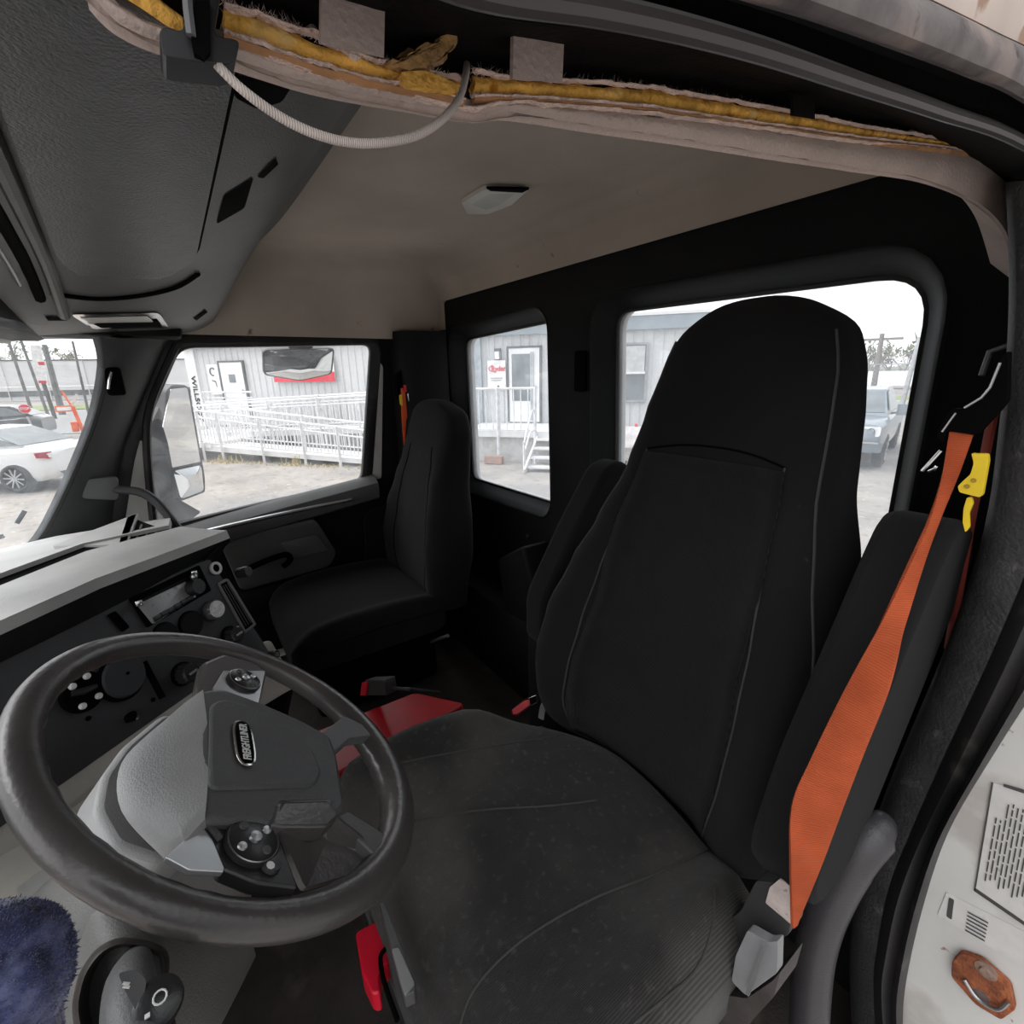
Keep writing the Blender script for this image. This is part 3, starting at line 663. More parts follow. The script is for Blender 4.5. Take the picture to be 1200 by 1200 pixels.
obj('text_lines', b, m_ink, st)
sk = thing('rusty_striker', 'rusty orange door striker bolt plate on the white jamb', 'striker', J(1155, 1150))
m_rust = mat('rusted_steel', (.26, .075, .03), .85, noise=(90, .4), bump=1, bscale=400, stain=[(50, (.42, .13, .05), .5, .1), (70, (.10, .045, .03), .62, .1), (25, (.45, .38, .34), .66, .06)])
b = MB(); b.prism(rnd([J(a, c) for a, c in [(1128, 1112), (1152, 1120), (1186, 1150), (1192, 1178), (1175, 1190), (1145, 1172), (1117, 1140), (1118, 1122)]], .004, 3), (0, .008, 0)); obj('base_plate', b, m_rust, sk, bev=.001)
ctr = J(1156, 1136, .008); b = MB().lathe(ctr, (0, 1, 0), [(.0, .0), (.0105, 0), (.0105, .003), (.006, .004), (.005, .0065), (0, .0065)], 18); obj('washer', b, mat('rusty_washer', (.30, .20, .16), .6, .3, noise=(80, .4)), sk)
b = MB().tube(spline([J(1130, 1148, .011), J(1145, 1170, .014), J(1168, 1183, .014), J(1182, 1174, .011)], 5), .0022, 8); obj('worn_edge', b, m_steel, sk)
b = MB().lathe(J(1150, 1166, .007), (0, 1, 0), [(0, 0), (.008, 0), (.008, .002), (0, .002)], 16); obj('recess', b, mat('rusty_grey', (.20, .16, .15), .6, .4, noise=(60, .4)), sk)

# ================================================================== DASHBOARD
ZT = .80
PB = hz(245, 655, ZT); PA = hz(0, 770, ZT); du = (PB - PA).normalized()
hh = Vector((du.y, -du.x, 0)); hh = hh if hh.x < 0 else -hh
tau = math.radians(16); pn = (hh * math.cos(tau) + V(0, 0, math.sin(tau))).normalized()
pd = du.cross(pn); pd = pd if pd.z < 0 else -pd
FP = frame(PB, du, -pd); FPn = pn
D = lambda a, c, d=0: hp(a, c, PB + pn * d, pn)          # a point on the instrument panel plane
dash = thing('dashboard', 'wraparound dark dashboard with light grey top and angled centre panel', 'dashboard', (1.0, 1.4, .7))
def extend(p, q, k): return p + (p - q) * k
bL, bR = D(0, 968), D(308, 753); gL, gR = D(0, 1012), D(348, 803)
tL, tR = PA, PB
ex = 1.1
tLL, bLL, gLL = tL - du * ex, bL - du * ex, gL - du * ex
# instrument panel plate
def PL(p, d=0): q = p - PB; return (q.dot(du), q.dot(-pd))
obj('instrument_panel', plate([rnd([PL(tLL), PL(tR), PL(D(330, 788)), PL(D(300, 758)), PL(bL), PL(bLL)], .008)], .02, .003, FP @ Matrix.Translation((0, 0, -.010))), mat('instrument_panel_plastic', (.046, .047, .050), .5, bump=.4, bscale=700), dash)
# carrier behind and lower beige band
obj('trim_band', plate([rnd([PL(bLL), PL(bL), PL(D(300, 757)), PL(D(318, 752)), PL(gR), PL(D(332, 812)), PL(gL), PL(gLL)], .006)], .02, .004, FP @ Matrix.Translation((0, 0, -.012))), m_beige, dash)
# top of dash: sections from the lip backwards, at left, middle and right
def col(cols): return [hz(a, c, z) for a, c, z in cols]
cl = col([(-300, 911, .80), (-300, 895, .815), (-300, 872, .835), (-300, 850, .838), (-300, 815, .835), (-300, 800, .825), (-300, 780, .828)])
c0 = col([(0, 776, .795), (0, 760, .812), (0, 744, .832), (0, 722, .838), (0, 700, .836), (0, 690, .826), (0, 683, .830)])
c1 = col([(120, 717, .795), (118, 704, .812), (116, 690, .832), (112, 676, .838), (104, 656, .834), (102, 650, .828), (100, 645, .830)])
c2 = col([(255, 648, .795), (266, 636, .812), (268, 631, .830), (240, 629, .836), (214, 626, .834), (206, 624, .829), (200, 623, .830)])
back = [[V(1.10, 1.75, .80), V(1.10, 1.95, .70)], [V(1.55, 1.60, .77), V(1.6, 1.85, .66)], [V(1.78, 1.42, .74), V(1.84, 1.65, .66)], [V(1.80, 1.14, .74), V(2.0, 1.35, .66)]]
cl[-1] = cl[-1]
lip = [[r[0] - pn * .004, r[0] + pn * .006, r[1] + pn * .010, r[2] + pn * .004] for r in (cl, c0, c1, c2)]
obj('eyebrow_lip', MB().grid(lip, th=-.02), m_panel, dash, ang=50)
rows = [[lip[i][3]] + c[2:5] for i, c in enumerate((cl, c0, c1, c2))]
obj('dash_top_edge', MB().grid(rows, th=-.02), m_lgrey, dash, ang=40)
rows = [[c[4], c[5] + V(0, 0, -.004), c[6] + V(.004, .004, -.004)] for c in (cl, c0, c1, c2)]
obj('top_groove', MB().grid(rows, th=-.012), m_dark, dash)
rows = [[c[6] + V(0, 0, -.003)] + [c[6].lerp(bk_[0], t) + V(0, 0, 0) for t in (.3, .65)] + bk_ for c, bk_ in zip((cl, c0, c1, c2), back)]
obj('dash_top', MB().grid(rows, th=-.02), m_lgrey, dash, ang=40)
# long ledge / defrost slots on top
def T(a, c, z=.826): return hz(a, c, z)
b = MB().prism([T(-120, 725), T(0, 674), T(104, 640), T(104, 648), T(60, 664), T(0, 686), T(-120, 738)], (0, 0, .010)); obj('defrost_slot', b, m_charcoal, dash)
b = MB().prism([T(-60, 714, .829), T(45, 693, .829), T(70, 688, .829), T(60, 692, .829), T(-60, 722, .829)], (0, 0, .010)); obj('top_ridge', b, m_lgrey, dash)
b = MB().prism(rnd([hz(a, c, .842) for a, c in [(75, 634), (160, 602), (150, 628), (148, 638), (60, 640)]], .01, 2), (0, 0, -.04)); obj('corner_cover', b, m_lgrey, dash)
b = MB().prism([hz(a, c, .842) for a, c in [(150, 604), (162, 602), (150, 637), (139, 638)]], (.0, 0, -.03)); obj('corner_bevel', b, m_grey, dash)
b = MB().prism([hz(a, c, .835) for a, c in [(158, 608), (196, 622), (212, 634), (150, 637)]], (0, 0, -.015)); obj('side_vent', b, m_dark, dash)
b = MB()
for k in range(4): a_ = hz(160 + k * 10, 633, .8365); b.bar(a_, hz(166 + k * 9, 615 + k * 3.4, .8365), .004, .003)
obj('vent_grille', b, m_charcoal, dash)
# end cap facing the passenger seat and the knee panels
zf = .06
ee = [c2[2], c2[4], back[3][0], back[3][0] + V(0, 0, -.45), gR + V(.05, .1, -.30), gR + V(-.002, 0, -.01), D(300, 757), PB]
b = MB().prism([p + V(0, -.0, 0) for p in [lip[3][3], PB, D(330, 788, -.01), gR - pn * .01, gR + V(.10, .12, -.45), V(1.7, 1.35, .15), V(1.75, 1.30, .72)]], du * -.02); obj('end_panel', b, m_panel, dash)
kn = [gL - pn * .012, gR - pn * .012]
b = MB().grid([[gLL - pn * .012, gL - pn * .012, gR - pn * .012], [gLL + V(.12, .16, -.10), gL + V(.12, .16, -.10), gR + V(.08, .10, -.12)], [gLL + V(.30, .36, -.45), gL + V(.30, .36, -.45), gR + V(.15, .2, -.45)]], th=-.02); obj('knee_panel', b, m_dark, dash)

# --- controls on the panel: things of their own
m_knob = mat('knob_black', (.022, .022, .023), .3, bump=.1, bscale=500)
m_wmark = mat('white_marking', (.75, .75, .73), .5)
def disc(px, py, r, h, m, name, par, r2=None, n=24): return obj(name, MB().lathe(D(px, py, 0), pn, [(0, 0), (r, 0), (r, h * .75), (r2 or r * .92, h), (0, h)], n), m, par)
# stereo
ra = thing('car_radio', 'silver fronted radio with slanted controls in the centre of the dashboard', 'radio', D(195, 700))
rq = lambda P, d=0: [PL(D(a, c)) for a, c in P]
obj('surround', plate([rnd(rq([(151, 702), (232, 663), (246, 692), (172, 735)]), .003)], .006, .001, FP @ Matrix.Translation((0, 0, .001))), m_dark, ra)
obj('faceplate', plate([rnd(rq([(159, 709), (214, 683), (226, 700), (177, 731)]), .002)], .010, .001, FP @ Matrix.Translation((0, 0, .004))), mat('radio_silver', (.42, .42, .42), .35, .3, bump=.2, stain=(70, (.25, .25, .25), .6, .1)), ra)
obj('cd_slot', plate([rq([(163, 704), (229, 671), (230, 675), (164, 708)])], .004, .0005, FP @ Matrix.Translation((0, 0, .005))), m_panel, ra)
for k, (a, c) in enumerate([(180, 725), (188, 720), (196, 716), (204, 711), (212, 706), (219, 702)]):
    obj('preset_button', MB().box((0, 0, 0), (.014, .006, .006), bev=.001).bm if False else plate([[Vector(PL(D(a, c))) + Vector(q) for q in ((-.007, -.004), (.007, -.004), (.007, .004), (-.007, .004))]], .004, .001, FP @ Matrix.Translation((0, 0, .010))), m_knob, ra)
disc(221, 690, .017, .030, m_knob, 'volume_knob', ra)
for a, c in ((163, 706), (228, 671)): obj('corner_clip', MB().box(D(a, c, .010), (.014, .012, .012), bev=.002), m_chrome, ra)
b = MB()
for a, c, s in ((227, 676, .008), (233, 682, .007), (236, 688, .008), (229, 692, .007)): b.ball(D(a, c, .016), s, n=10)
obj('control_cluster', b, m_steel, ra)
# white ringed lighter socket
lr = thing('lighter_socket', 'small black socket with a white ring at the top corner of the centre panel', 'socket', D(252, 666))
obj('ring', MB().lathe(D(252, 666), pn, [(.0095, 0), (.015, 0), (.015, .005), (.0095, .005), (.0095, 0)], 22), m_wmark, lr)
disc(252, 666, .0095, .003, m_dark, 'socket', lr)
tag(disc(280, 672, .013, .03, m_knob, 'toggle_knob', None), 'small black knob on the upper right edge of the centre panel', 'knob')
# caps and knobs
def capthing(nm, label, cat, px, py, r, h, m, grp=None, m2=None):
    t = thing(nm, label, cat, D(px, py), grp); disc(px, py, r * 1.08, h * .5, m_dark, 'bezel', t); disc(px, py, r, h, m, 'cap', t)
    return t
capthing('gauge_blank', 'dull black round blanking cap under the radio', 'cap', 223, 731, .026, .008, m_panel)
capthing('gauge_blank', 'black round blanking cap half hidden by the steering wheel rim, left of its twin', 'cap', 193, 744, .024, .008, m_panel)
rs = thing('rotary_switch', 'white faced round dial on the centre panel below the radio', 'dial', D(248, 715))
disc(248, 715, .023, .016, m_charcoal, 'bezel', rs); disc(248, 715, .020, .018, mat('dial_face', (.72, .72, .70), .4, noise=(90, .2)), 'dial_face', rs)
b = MB()
for q in range(5): b.box(D(248, 715, .0185) + du * (.009 * math.cos(q * 1.26)) + pd * (.009 * math.sin(q * 1.26)), (.004, .004, .001))
obj('dial_marks', b, m_steel, rs)
def fluted(nm, label, px, py, r, h):
    t = thing(nm, label, 'knob', D(px, py)); c = D(px, py, 0); u_, v_ = du, pd
    def rg(rad, d, fl): return [c + pn * d + (u_ * math.cos(q) + v_ * math.sin(q)) * rad * (1 + fl * math.cos(q * 14)) for q in [2 * PI * k / 56 for k in range(56)]]
    obj('base', MB().loft([rg(r * 1.15, 0, 0), rg(r * 1.15, h * .2, 0), rg(r, h * .25, 0)]), m_dark, t)
    obj('knob', MB().loft([rg(r, h * .2, .05), rg(r * .95, h * .9, .05), rg(r * .8, h, 0)]), m_knob, t)
    obj('pointer', MB().box(c + pn * (h + .002), (.002, r * .8, .002), frame((0, 0, 0), pn, du).to_3x3(), bev=.001), m_steel, t)
    return t
fluted('climate_knob', 'black fluted rotary knob beside the slatted air vent', 268, 745, .019, .030)
fluted('climate_knob', 'black fluted rotary knob just above the steering wheel hub', 213, 790, .021, .030)
# air vent
av = thing('air_vent', 'tall black slatted air vent with grey frame on the centre panel', 'vent', D(275, 710))
vo = rnd(rq([(254, 684), (266, 678), (299, 732), (286, 742)]), .006)
obj('frame', plate([vo, inset(vo, .004)], .006, .001, FP @ Matrix.Translation((0, 0, .0005))), m_grey, av)
obj('cavity', plate([inset(vo, .003)], .0012, 0, FP @ Matrix.Translation((0, 0, .0002))), m_dark, av)
for k in (1, 2, 3, 4):
    a = D(254 + 12 * k / 5, 684 - 6 * k / 5, .0015).lerp(D(286 + 13 * k / 5, 742 - 10 * k / 5, .0015), .08); c = D(254 + 12 * k / 5, 684 - 6 * k / 5, .0015).lerp(D(286 + 13 * k / 5, 742 - 10 * k / 5, .0015), .92)
    obj('slat', MB().bar(a, c, .0016, .0016), m_charcoal, av)
# lower band knobs
for a, c, l in ((317, 768, 'small chrome ended knob on the beige band at the panel end'), (304, 775, 'tiny dark knob on the beige band, nearer the wheel')):
    t = thing('band_knob', l, 'knob', D(a, c)); disc(a, c, .011, .02, m_knob, 'stem', t); disc(a, c, .006, .022, m_steel, 'tip', t)
# shadow box left of radio
obj('recess_panel', plate([rnd(rq([(126, 721), (134, 717), (150, 735), (143, 740)]), .002)], .006, .001, FP @ Matrix.Translation((0, 0, .001))), m_dark, dash)
# panel behind the wheel: switch disc, round cap, screws, key hole
sw = thing('multi_pin_switch', 'round black switch disc with four white studs behind the steering wheel', 'switch', D(95, 811))
disc(95, 811, .034, .008, m_dark, 'base', sw)
for k, (a, c) in enumerate(((82, 805), (99, 793), (113, 816), (94, 828))): obj('stud', MB().lathe(D(a, c, .004), pn, [(0, 0), (.0055, 0), (.0055, .008), (.004, .010), (0, .010)], 12), m_wmark, sw)
obj('lever', MB().tube([D(84, 813, .016), D(98, 810, .020), D(113, 804, .018)], [.005, .006, .004], 8), m_knob, sw)
cp = thing('cluster_cap', 'large dull round cap on the panel behind the steering wheel', 'cap', D(141, 795)); disc(141, 795, .041, .007, m_dark, 'bezel', cp, n=36); disc(142, 793, .038, .012, mat('cap_grey', (.036, .039, .041), .6), 'cap', cp, n=36); disc(144, 790, .003, .014, m_dark, 'centre_dimple', cp, n=10)
for k, (a, c, g) in enumerate(((179, 820, 0), (103, 842, 0))):
    tag(obj('panel_screw', MB().lathe(D(a, c), pn, [(0, 0), (.004, 0), (.004, .002), (0, .003)], 10), m_dark), ('dark screw at the right corner of the panel behind the wheel', 'tiny screw below the four studded switch')[k], 'screw')
ks = thing('key_socket', 'small dark slot with a metal catch low on the panel behind the wheel', 'socket', D(155, 840))
obj('slot', MB().box(D(153, 840, .002), (.018, .018, .014), bev=.004), m_dark, ks); obj('catch', MB().box(D(160, 841, .008), (.010, .006, .004), bev=.001), m_steel, ks)
b = MB().bar(D(168, 776, .002), D(190, 818, .002), .012, .004); obj('panel_step', b, m_dark, dash)

# ================================================================== STEERING WHEEL
WC = V(.488, 1.062, .762); wr_, wu_, wnn = V(.988, -.155, 0).normalized(), V(.120, .767, .630).normalized(), V(-.098, -.623, .776).normalized()
FW = frame(WC, wr_, wu_); wnn = FW.col[2].to_3d()
def wp(px, py, h=0):
    p = hp(px, py, WC + wnn * h, wnn); q = p - WC; return Vector((q.dot(wr_), q.dot(FW.col[1].to_3d()), h))
def W3(v): return FW @ Vector(v)
wt = thing('steering_wheel', 'black four spoke steering wheel with oval badge filling the lower left', 'steering wheel', WC)
m_leather = mat('worn_black_grip', (.065, .059, .058), .30, bump=.25, bscale=160, noise=(7, .25), spec=.7, stain=[(7, (.095, .080, .078), .52, .2)])
RR, rt = .2145, .0163
rings = []
for k in range(96):
    q = 2 * PI * k / 96; c = V(math.cos(q), math.sin(q), 0) * RR
    deg = math.degrees(q) % 360
    # finger waves on the inside of the grip, thicker towards the door side
    rf = 1 + .42 * max(0, -math.sin(q)) ** 1.5; rt_q = rt * rf
    rings.append([W3(c + V(math.cos(q), math.sin(q), 0) * rt_q * math.cos(t) * (1.05 if math.cos(t) > 0 else 1 + .06 * math.sin(q * 40)) + V(0, 0, 1) * rt_q * .95 * math.sin(t)) for t in [2 * PI * j / 20 for j in range(20)]])
obj('rim', MB().loft(rings, cyc=True), m_leather, wt, ang=80)
m_pad = mat('airbag_cover', (.080, .081, .083), .45, bump=.5, bscale=500)
def wpoly(pxs, h, dep, nm, m, par, r=.006, bev=.003, n=4):
    P = rnd([wp(a, c, h) for a, c in pxs], r, n)
    return obj(nm, MB().prism([W3(p) for p in P], -wnn * dep), m, par, bev=bev)
hub = wpoly([(236, 808), (262, 806), (306, 822), (352, 842), (388, 862), (396, 885), (406, 945), (392, 957), (345, 952), (322, 968), (300, 962), (238, 960)], .030, .016, 'hub_pad', m_pad, wt, .010, .006)
wpoly([(247, 824), (262, 818), (292, 826), (350, 857), (367, 878), (378, 905), (370, 920), (246, 923)], .0335, .008, 'airbag_lid', m_pad, hub, .010, .0035)
m_wedge = mat('satin_silver', (.62, .64, .66), .32, .7)
# forward facet of the hub, sky reflection painted in as a lighter grey
f1 = [wp(a, c, .030) for a, c in [(238, 808), (244, 860), (244, 910), (240, 960)]]
f2 = [wp(a, c, .020) for a, c in [(216, 824), (206, 868), (204, 930), (216, 986)]]
f3 = [wp(a, c, -.008) for a, c in [(186, 850), (158, 892), (157, 950), (195, 1003)]]
f4 = [wp(a, c, -.022) for a, c in [(176, 858), (142, 895), (142, 950), (192, 1006)]]
b = MB().grid([[W3(p) for p in spline(f, 5)] for f in (f1, f2, f3, f4)], th=.01); obj('front_shell', b, mat('hub_shell_sky_sheen', (.33, .33, .33), .38, bump=.4, bscale=500), hub, ang=60)
# badge
bc = wp(286, 870, .036); ba = (wp(283, 846, .036) - wp(290, 895, .036)); bw_ = ba.length
ang = math.atan2(ba.y, ba.x)
FB = FW @ Matrix.Translation(bc) @ Matrix.Rotation(ang, 4, 'Z')
def oval(w_, h_, n=40): return [(w_ * max(-1, min(1, math.copysign(abs(math.cos(2 * PI * k / n)) ** .55, math.cos(2 * PI * k / n)))), h_ * math.copysign(abs(math.sin(2 * PI * k / n)) ** .8, math.sin(2 * PI * k / n))) for k in range(n)]
badge = obj('badge', plate([oval(.036, .0115)], .002, .0005, FB), m_chrome, wt)
obj('badge_field', plate([oval(.0335, .0092)], .0015, .0002, FB @ Matrix.Translation((0, 0, .0010))), m_dark, badge)
obj('badge_lettering', text('FREIGHTLINER', .0125, FB @ Matrix.Translation((0, -.0005, .0020)), .0004, width=.058, bold=.0002), m_wmark, badge)
# passenger side spoke with round control pad
wpoly([(232, 806), (238, 775), (262, 765), (300, 776), (314, 788), (304, 830), (262, 820), (236, 816)], .016, .020, 'side_spoke', m_leather, wt, .006, .006)
wpoly([(250, 806), (262, 786), (311, 786), (302, 830), (286, 822), (262, 816)], .021, .004, 'spoke_plate', m_steel, wt, .002, .001)
def pod(px, py, rx, nm, h=.019):
    c = W3(wp(px, py, h)); t = obj(nm, MB().lathe(c, wnn, [(0, 0), (rx, 0), (rx, .004), (rx * .82, .0065), (0, .007)], 28), m_knob, wt)
    obj('centre_button', MB().lathe(c, wnn, [(0, .006), (rx * .25, .006), (rx * .22, .0095), (0, .0105)], 14), m_steel, t)
    for k in range(4):
        q = PI / 4 + k * PI / 2; d = W3(V(math.cos(q), math.sin(q), 0)) - WC
        obj('arrow_button', MB().lathe(c + d * rx * .62, wnn, [(0, .005), (rx * .2, .005), (rx * .16, .008), (0, .0085)], 12), m_steel if k % 2 else m_charcoal, t)
    b = MB().tube([c + (W3(V(math.cos(q), math.sin(q), 0)) - WC) * rx * .93 + wnn * .005 for q in [2 * PI * k / 30 for k in range(30)]], .0008, 5, cyc=True); obj('ring', b, m_steel, t)
pod(285, 799, .023, 'control_pad', .021)
# door side spoke: black plate, control pad, satin wedge
wpoly([(236, 962), (240, 956), (300, 962), (322, 965), (350, 1040), (300, 1034), (262, 1018)], .020, .014, 'side_spoke', m_knob, wt, .004, .003)
wpoly([(194, 1004), (236, 966), (250, 984), (264, 1018), (262, 1021), (222, 1019)], .020, .006, 'satin_wedge', m_wedge, wt, .002, .001)
pod(294, 989, .026, 'control_pad', .021)
c = W3(wp(294, 1012, .018)); b = MB().lathe(W3(wp(317, 1014, .021)), wnn, [(0, 0), (.010, 0), (.009, .004), (0, .0045)], 20); obj('round_button', b, m_knob, wt)
obj('button_mark', MB().lathe(W3(wp(317, 1014, .0255)), wnn, [(0, 0), (.004, 0), (.004, .0006), (0, .0006)], 8), m_wmark, wt)
wpoly([(241, 964), (250, 963), (262, 981), (257, 984)], .023, .003, 'arrow_key', m_charcoal, wt, .001, .0005)
# lower spokes towards the driver
m_sp = mat('spoke_grey', (.11, .11, .112), .42, bump=.3, bscale=500)
wpoly([(366, 866), (404, 838), (428, 850), (440, 862), (410, 866), (390, 884)], .016, .014, 'lower_spoke', m_sp, wt, .004, .004)
wpoly([(394, 958), (408, 950), (466, 986), (472, 1004), (455, 1022), (444, 1006)], .014, .014, 'lower_spoke', m_sp, wt, .004, .004)
b = MB(); P = [wp(a, c, h) for a, c, h in [(318, 968, .026), (326, 938, .030), (386, 936, .030), (398, 958, .022), (456, 1004, .004), (450, 1018, -.004), (352, 1046, -.006)]]
wpoly([(318, 966), (326, 940), (384, 938), (398, 954), (384, 968), (330, 968)], .033, .02, 'thumb_rest', m_leather, wt, .004, .003)
ctr = W3(wp(380, 985, -.004)); R_ = [W3(p) for p in rnd(P, .006, 3)]
b = MB()
cv = b.bm.verts.new(ctr); vs_ = b.ring(R_)
for k in range(len(vs_)): b.bm.faces.new((vs_[k], vs_[(k + 1) % len(vs_)], cv))
bmesh.ops.subdivide_edges(b.bm, edges=b.bm.edges[:], cuts=2, use_grid_fill=True); bmesh.ops.smooth_vert(b.bm, verts=[v for v in b.bm.verts if not v.is_boundary], factor=.5)
bmesh.ops.solidify(b.bm, geom=b.bm.faces[:], thickness=.006)
obj('lower_cover', b, m_leather, wt, ang=60)

# ---- column
cdir = -wnn
sc_ = thing('steering_column', 'grey plastic steering column shroud below the wheel hub', 'steering column', WC + cdir * .30)
def csec(t, w_, h_, ox=0, oy=0, n=28, p=.6):
    c = WC + cdir * t + wr_ * ox + FW.col[1].to_3d() * oy
    return [c + wr_ * w_ * math.copysign(abs(math.cos(q)) ** p, math.cos(q)) + FW.col[1].to_3d() * h_ * math.copysign(abs(math.sin(q)) ** p, math.sin(q)) for q in [2 * PI * k / n for k in range(n)]]
obj('hub_boss', MB().loft([csec(.045, .055, .045), csec(.12, .05, .045)]), m_black, sc_)
m_shr = mat('shroud_plastic', (.14, .137, .133), .5, bump=.4, bscale=600, noise=(9, .15))
obj('shroud', MB().loft([csec(.055, .072, .065), csec(.075, .090, .080), csec(.15, .105, .092, -.01), csec(.24, .118, .10, -.02), csec(.38, .12, .11, -.02, .03), csec(.60, .11, .12, 0, .06)]), m_shr, sc_, ang=60)
wpoly([(112, 948), (120, 908), (146, 872), (190, 836), (236, 840), (236, 985), (190, 1008), (135, 990)], -.050, .05, 'collar', mat('collar_grey', (.34, .34, .34), .45, bump=.3, bscale=600), sc_, .010, .008)

# ================================================================== SEATS
def prof(tab, z):
    if z <= tab[0][0]: return tab[0][1:]
    for a, c in zip(tab, tab[1:]):
        if z <= c[0]:
            f = (z - a[0]) / (c[0] - a[0]); f = f * f * (3 - 2 * f) * .5 + f * .5
            return tuple(x * (1 - f) + y * f for x, y in zip(a[1:], c[1:]))
    return tab[-1][1:]
class Back:
    """upholstered high back: table rows are (height, half width, front y, thickness, bolster)"""
    def __init__(s, tab, p=.42): s.t = tab; s.p = p
    def pt(s, z, q, grow=0):
        w, yf, th, bo = prof(s.t, z); c, sn = math.cos(q), math.sin(q)
        x = (w + grow) * math.copysign(abs(c) ** s.p, c); yy = math.copysign(abs(sn) ** .55, sn)
        y = yf - th / 2 + (th / 2 + grow) * yy
        if sn > 0:
            u = abs(x) / max(w, .01); y += bo * math.exp(-((u - .80) / .22) ** 2) - bo * .15 * math.exp(-(u / .4) ** 2)
        return V(x, y, z)
    def front(s, x, z, d=.0):
        w = prof(s.t, z)[0]; r = min(1, abs(x) / w); c = math.copysign(r ** (1 / s.p), x); q = math.acos(max(-1, min(1, c))); return s.pt(z, q, d)
    def mesh(s, nz=46, n=64):
        z0, z1 = s.t[0][0], s.t[-1][0]; R = []
        for i in range(nz + 1):
            z = z0 + (z1 - z0) * i / nz; R.append([s.pt(z, 2 * PI * k / n) for k in range(n)])
        t = s.t[-1]; c = V(0, t[2] - t[3] / 2, z1)
        for f, dz in ((.8, .010), (.5, .018), (.15, .021)): R.append([c + (p - c) * f + V(0, 0, dz) for p in R[nz]])
        return MB().loft(R)
def seam(f, pts, r=.0018): return MB().tube([f(*p) for p in pts], r, 6)

def cushion(w, l, h, crown, edge=.05, nose=.03, bolster=.02, M=None):
    """box cushion: x -w..w, y 0..l, top at z=h, nose drooping in front"""
    R = []; N = 24
    for i in range(N + 1):
        t = i / N; y = l * t; f = min(1, (t / .10)) ** .5 if t < .10 else 1; g = min(1, (1 - t) / .12) ** .5 if t > .88 else 1
        e = max(.05, min(f, g)); ww = (w - .035 * (1 - e)) * (1 - .06 * max(0, t - .8) / .2); zz = h + crown * math.sin(PI * t) - nose * max(0, (t - .7) / .3) ** 2 - .045 * (1 - e)
        ring = []
        for k in range(41):
            u = -1 + 2 * k / 40; x = ww * math.copysign(1 - (1 - abs(u)) ** 1.35, u)
            r = abs(x) / w; ring.append(V(x, y, zz + bolster * math.exp(-((r - .86) / .14) ** 2) - .06 * max(0, (r - .86) / .14) ** 2.6))
        ring += [V(ww * 1.0, y, h - .11), V(ww * .9, y, h - .13), V(-ww * .9, y, h - .13), V(-ww * 1.0, y, h - .11)]
        R.append(ring)
    return MB().loft(R)
def tf(bm, M): bm.bm.transform(M); return bm

# ---- driver seat
DS = Matrix.Translation((.365, 0, 0))
ds = thing('seat', 'large black cloth high back seat with worn dusty cushion nearest the camera', 'seat', (.365, .6, 0))
dtab = [(.465, .225, .470, .13, .03), (.50, .258, .485, .15, .048), (.55, .272, .492, .16, .055), (.62, .290, .480, .17, .062), (.72, .285, .452, .17, .060), (.82, .258, .418, .16, .048), (.92, .220, .385, .15, .034), (1.02, .188, .352, .14, .018), (1.12, .175, .325, .13, .008), (1.20, .162, .303, .115, 0), (1.25, .145, .290, .105, 0), (1.275, .122, .284, .095, 0), (1.290, .092, .279, .075, 0)]
db = Back(dtab)
dback = obj('backrest', tf(db.mesh(), DS), m_fabric_b, ds, ang=180, sub=1)
F = lambda x, z, d=.001: DS @ db.front(x, z, d)
for pts in ([(.150, .485), (.168, .58), (.166, .70), (.155, .82), (.140, .93), (.125, 1.06)], [(-.150, .485), (-.168, .58), (-.166, .70), (-.155, .82), (-.140, .93), (-.125, 1.06)], [(-.125, 1.06), (-.06, 1.072), (.0, 1.075), (.06, 1.072), (.125, 1.06)], [(-.142, .905), (-.07, .898), (0, .896), (.07, .898), (.142, .905)]):
    obj('seam', MB().tube([F(x, z) for x, z in [p[:2] for p in spline([(*p, 0) for p in pts], 6)]], .0018, 6), m_seam if len(pts) == 6 else m_dark, dback)
# ribbed centre insert
ins = []
for i in range(25):
    z = .485 + (1.055 - .485) * i / 24; w_ = .148 + .016 * math.sin(PI * min(1, (z - .47) / .3)) - .02 * max(0, (z - .9)) / .15
    ins.append([F(-w_ + 2 * w_ * k / 16, z, .0015) for k in range(17)])
obj('centre_insert', MB().grid(ins, th=-.002), m_fabric, dback, ang=180)
# piping along both outer edges
for s in (-1, 1):
    obj('piping', MB().tube([DS @ db.pt(z, .62 if s > 0 else PI - .62, .001) for z in [.55 + .70 * k / 24 for k in range(25)]], .0022, 6), m_seam, dback)
dc = cushion(.285, .48, .525, .020, nose=.015, bolster=.028)
DC = Matrix.Translation((.372, .475, 0))
for v in dc.bm.verts:                                    # rear corners cut back round the backrest
    k_ = min(1, abs(v.co.x) / .285); y0_ = (.235 if v.co.x > 0 else .07) * k_ * k_; v.co.y = y0_ + v.co.y * (.48 - y0_) / .48
dcu = obj('cushion', tf(dc, DC), m_cush, ds, ang=180)
def CT(x, y, d=.002):
    t = (y - .475) / .48; r = abs(x) / .285
    return V(.372 + x, y, .525 + .020 * math.sin(PI * t) - .015 * max(0, (t - .7) / .3) ** 2 + .028 * math.exp(-((r - .86) / .14) ** 2) - .06 * max(0, (r - .86) / .14) ** 2.6 + d)
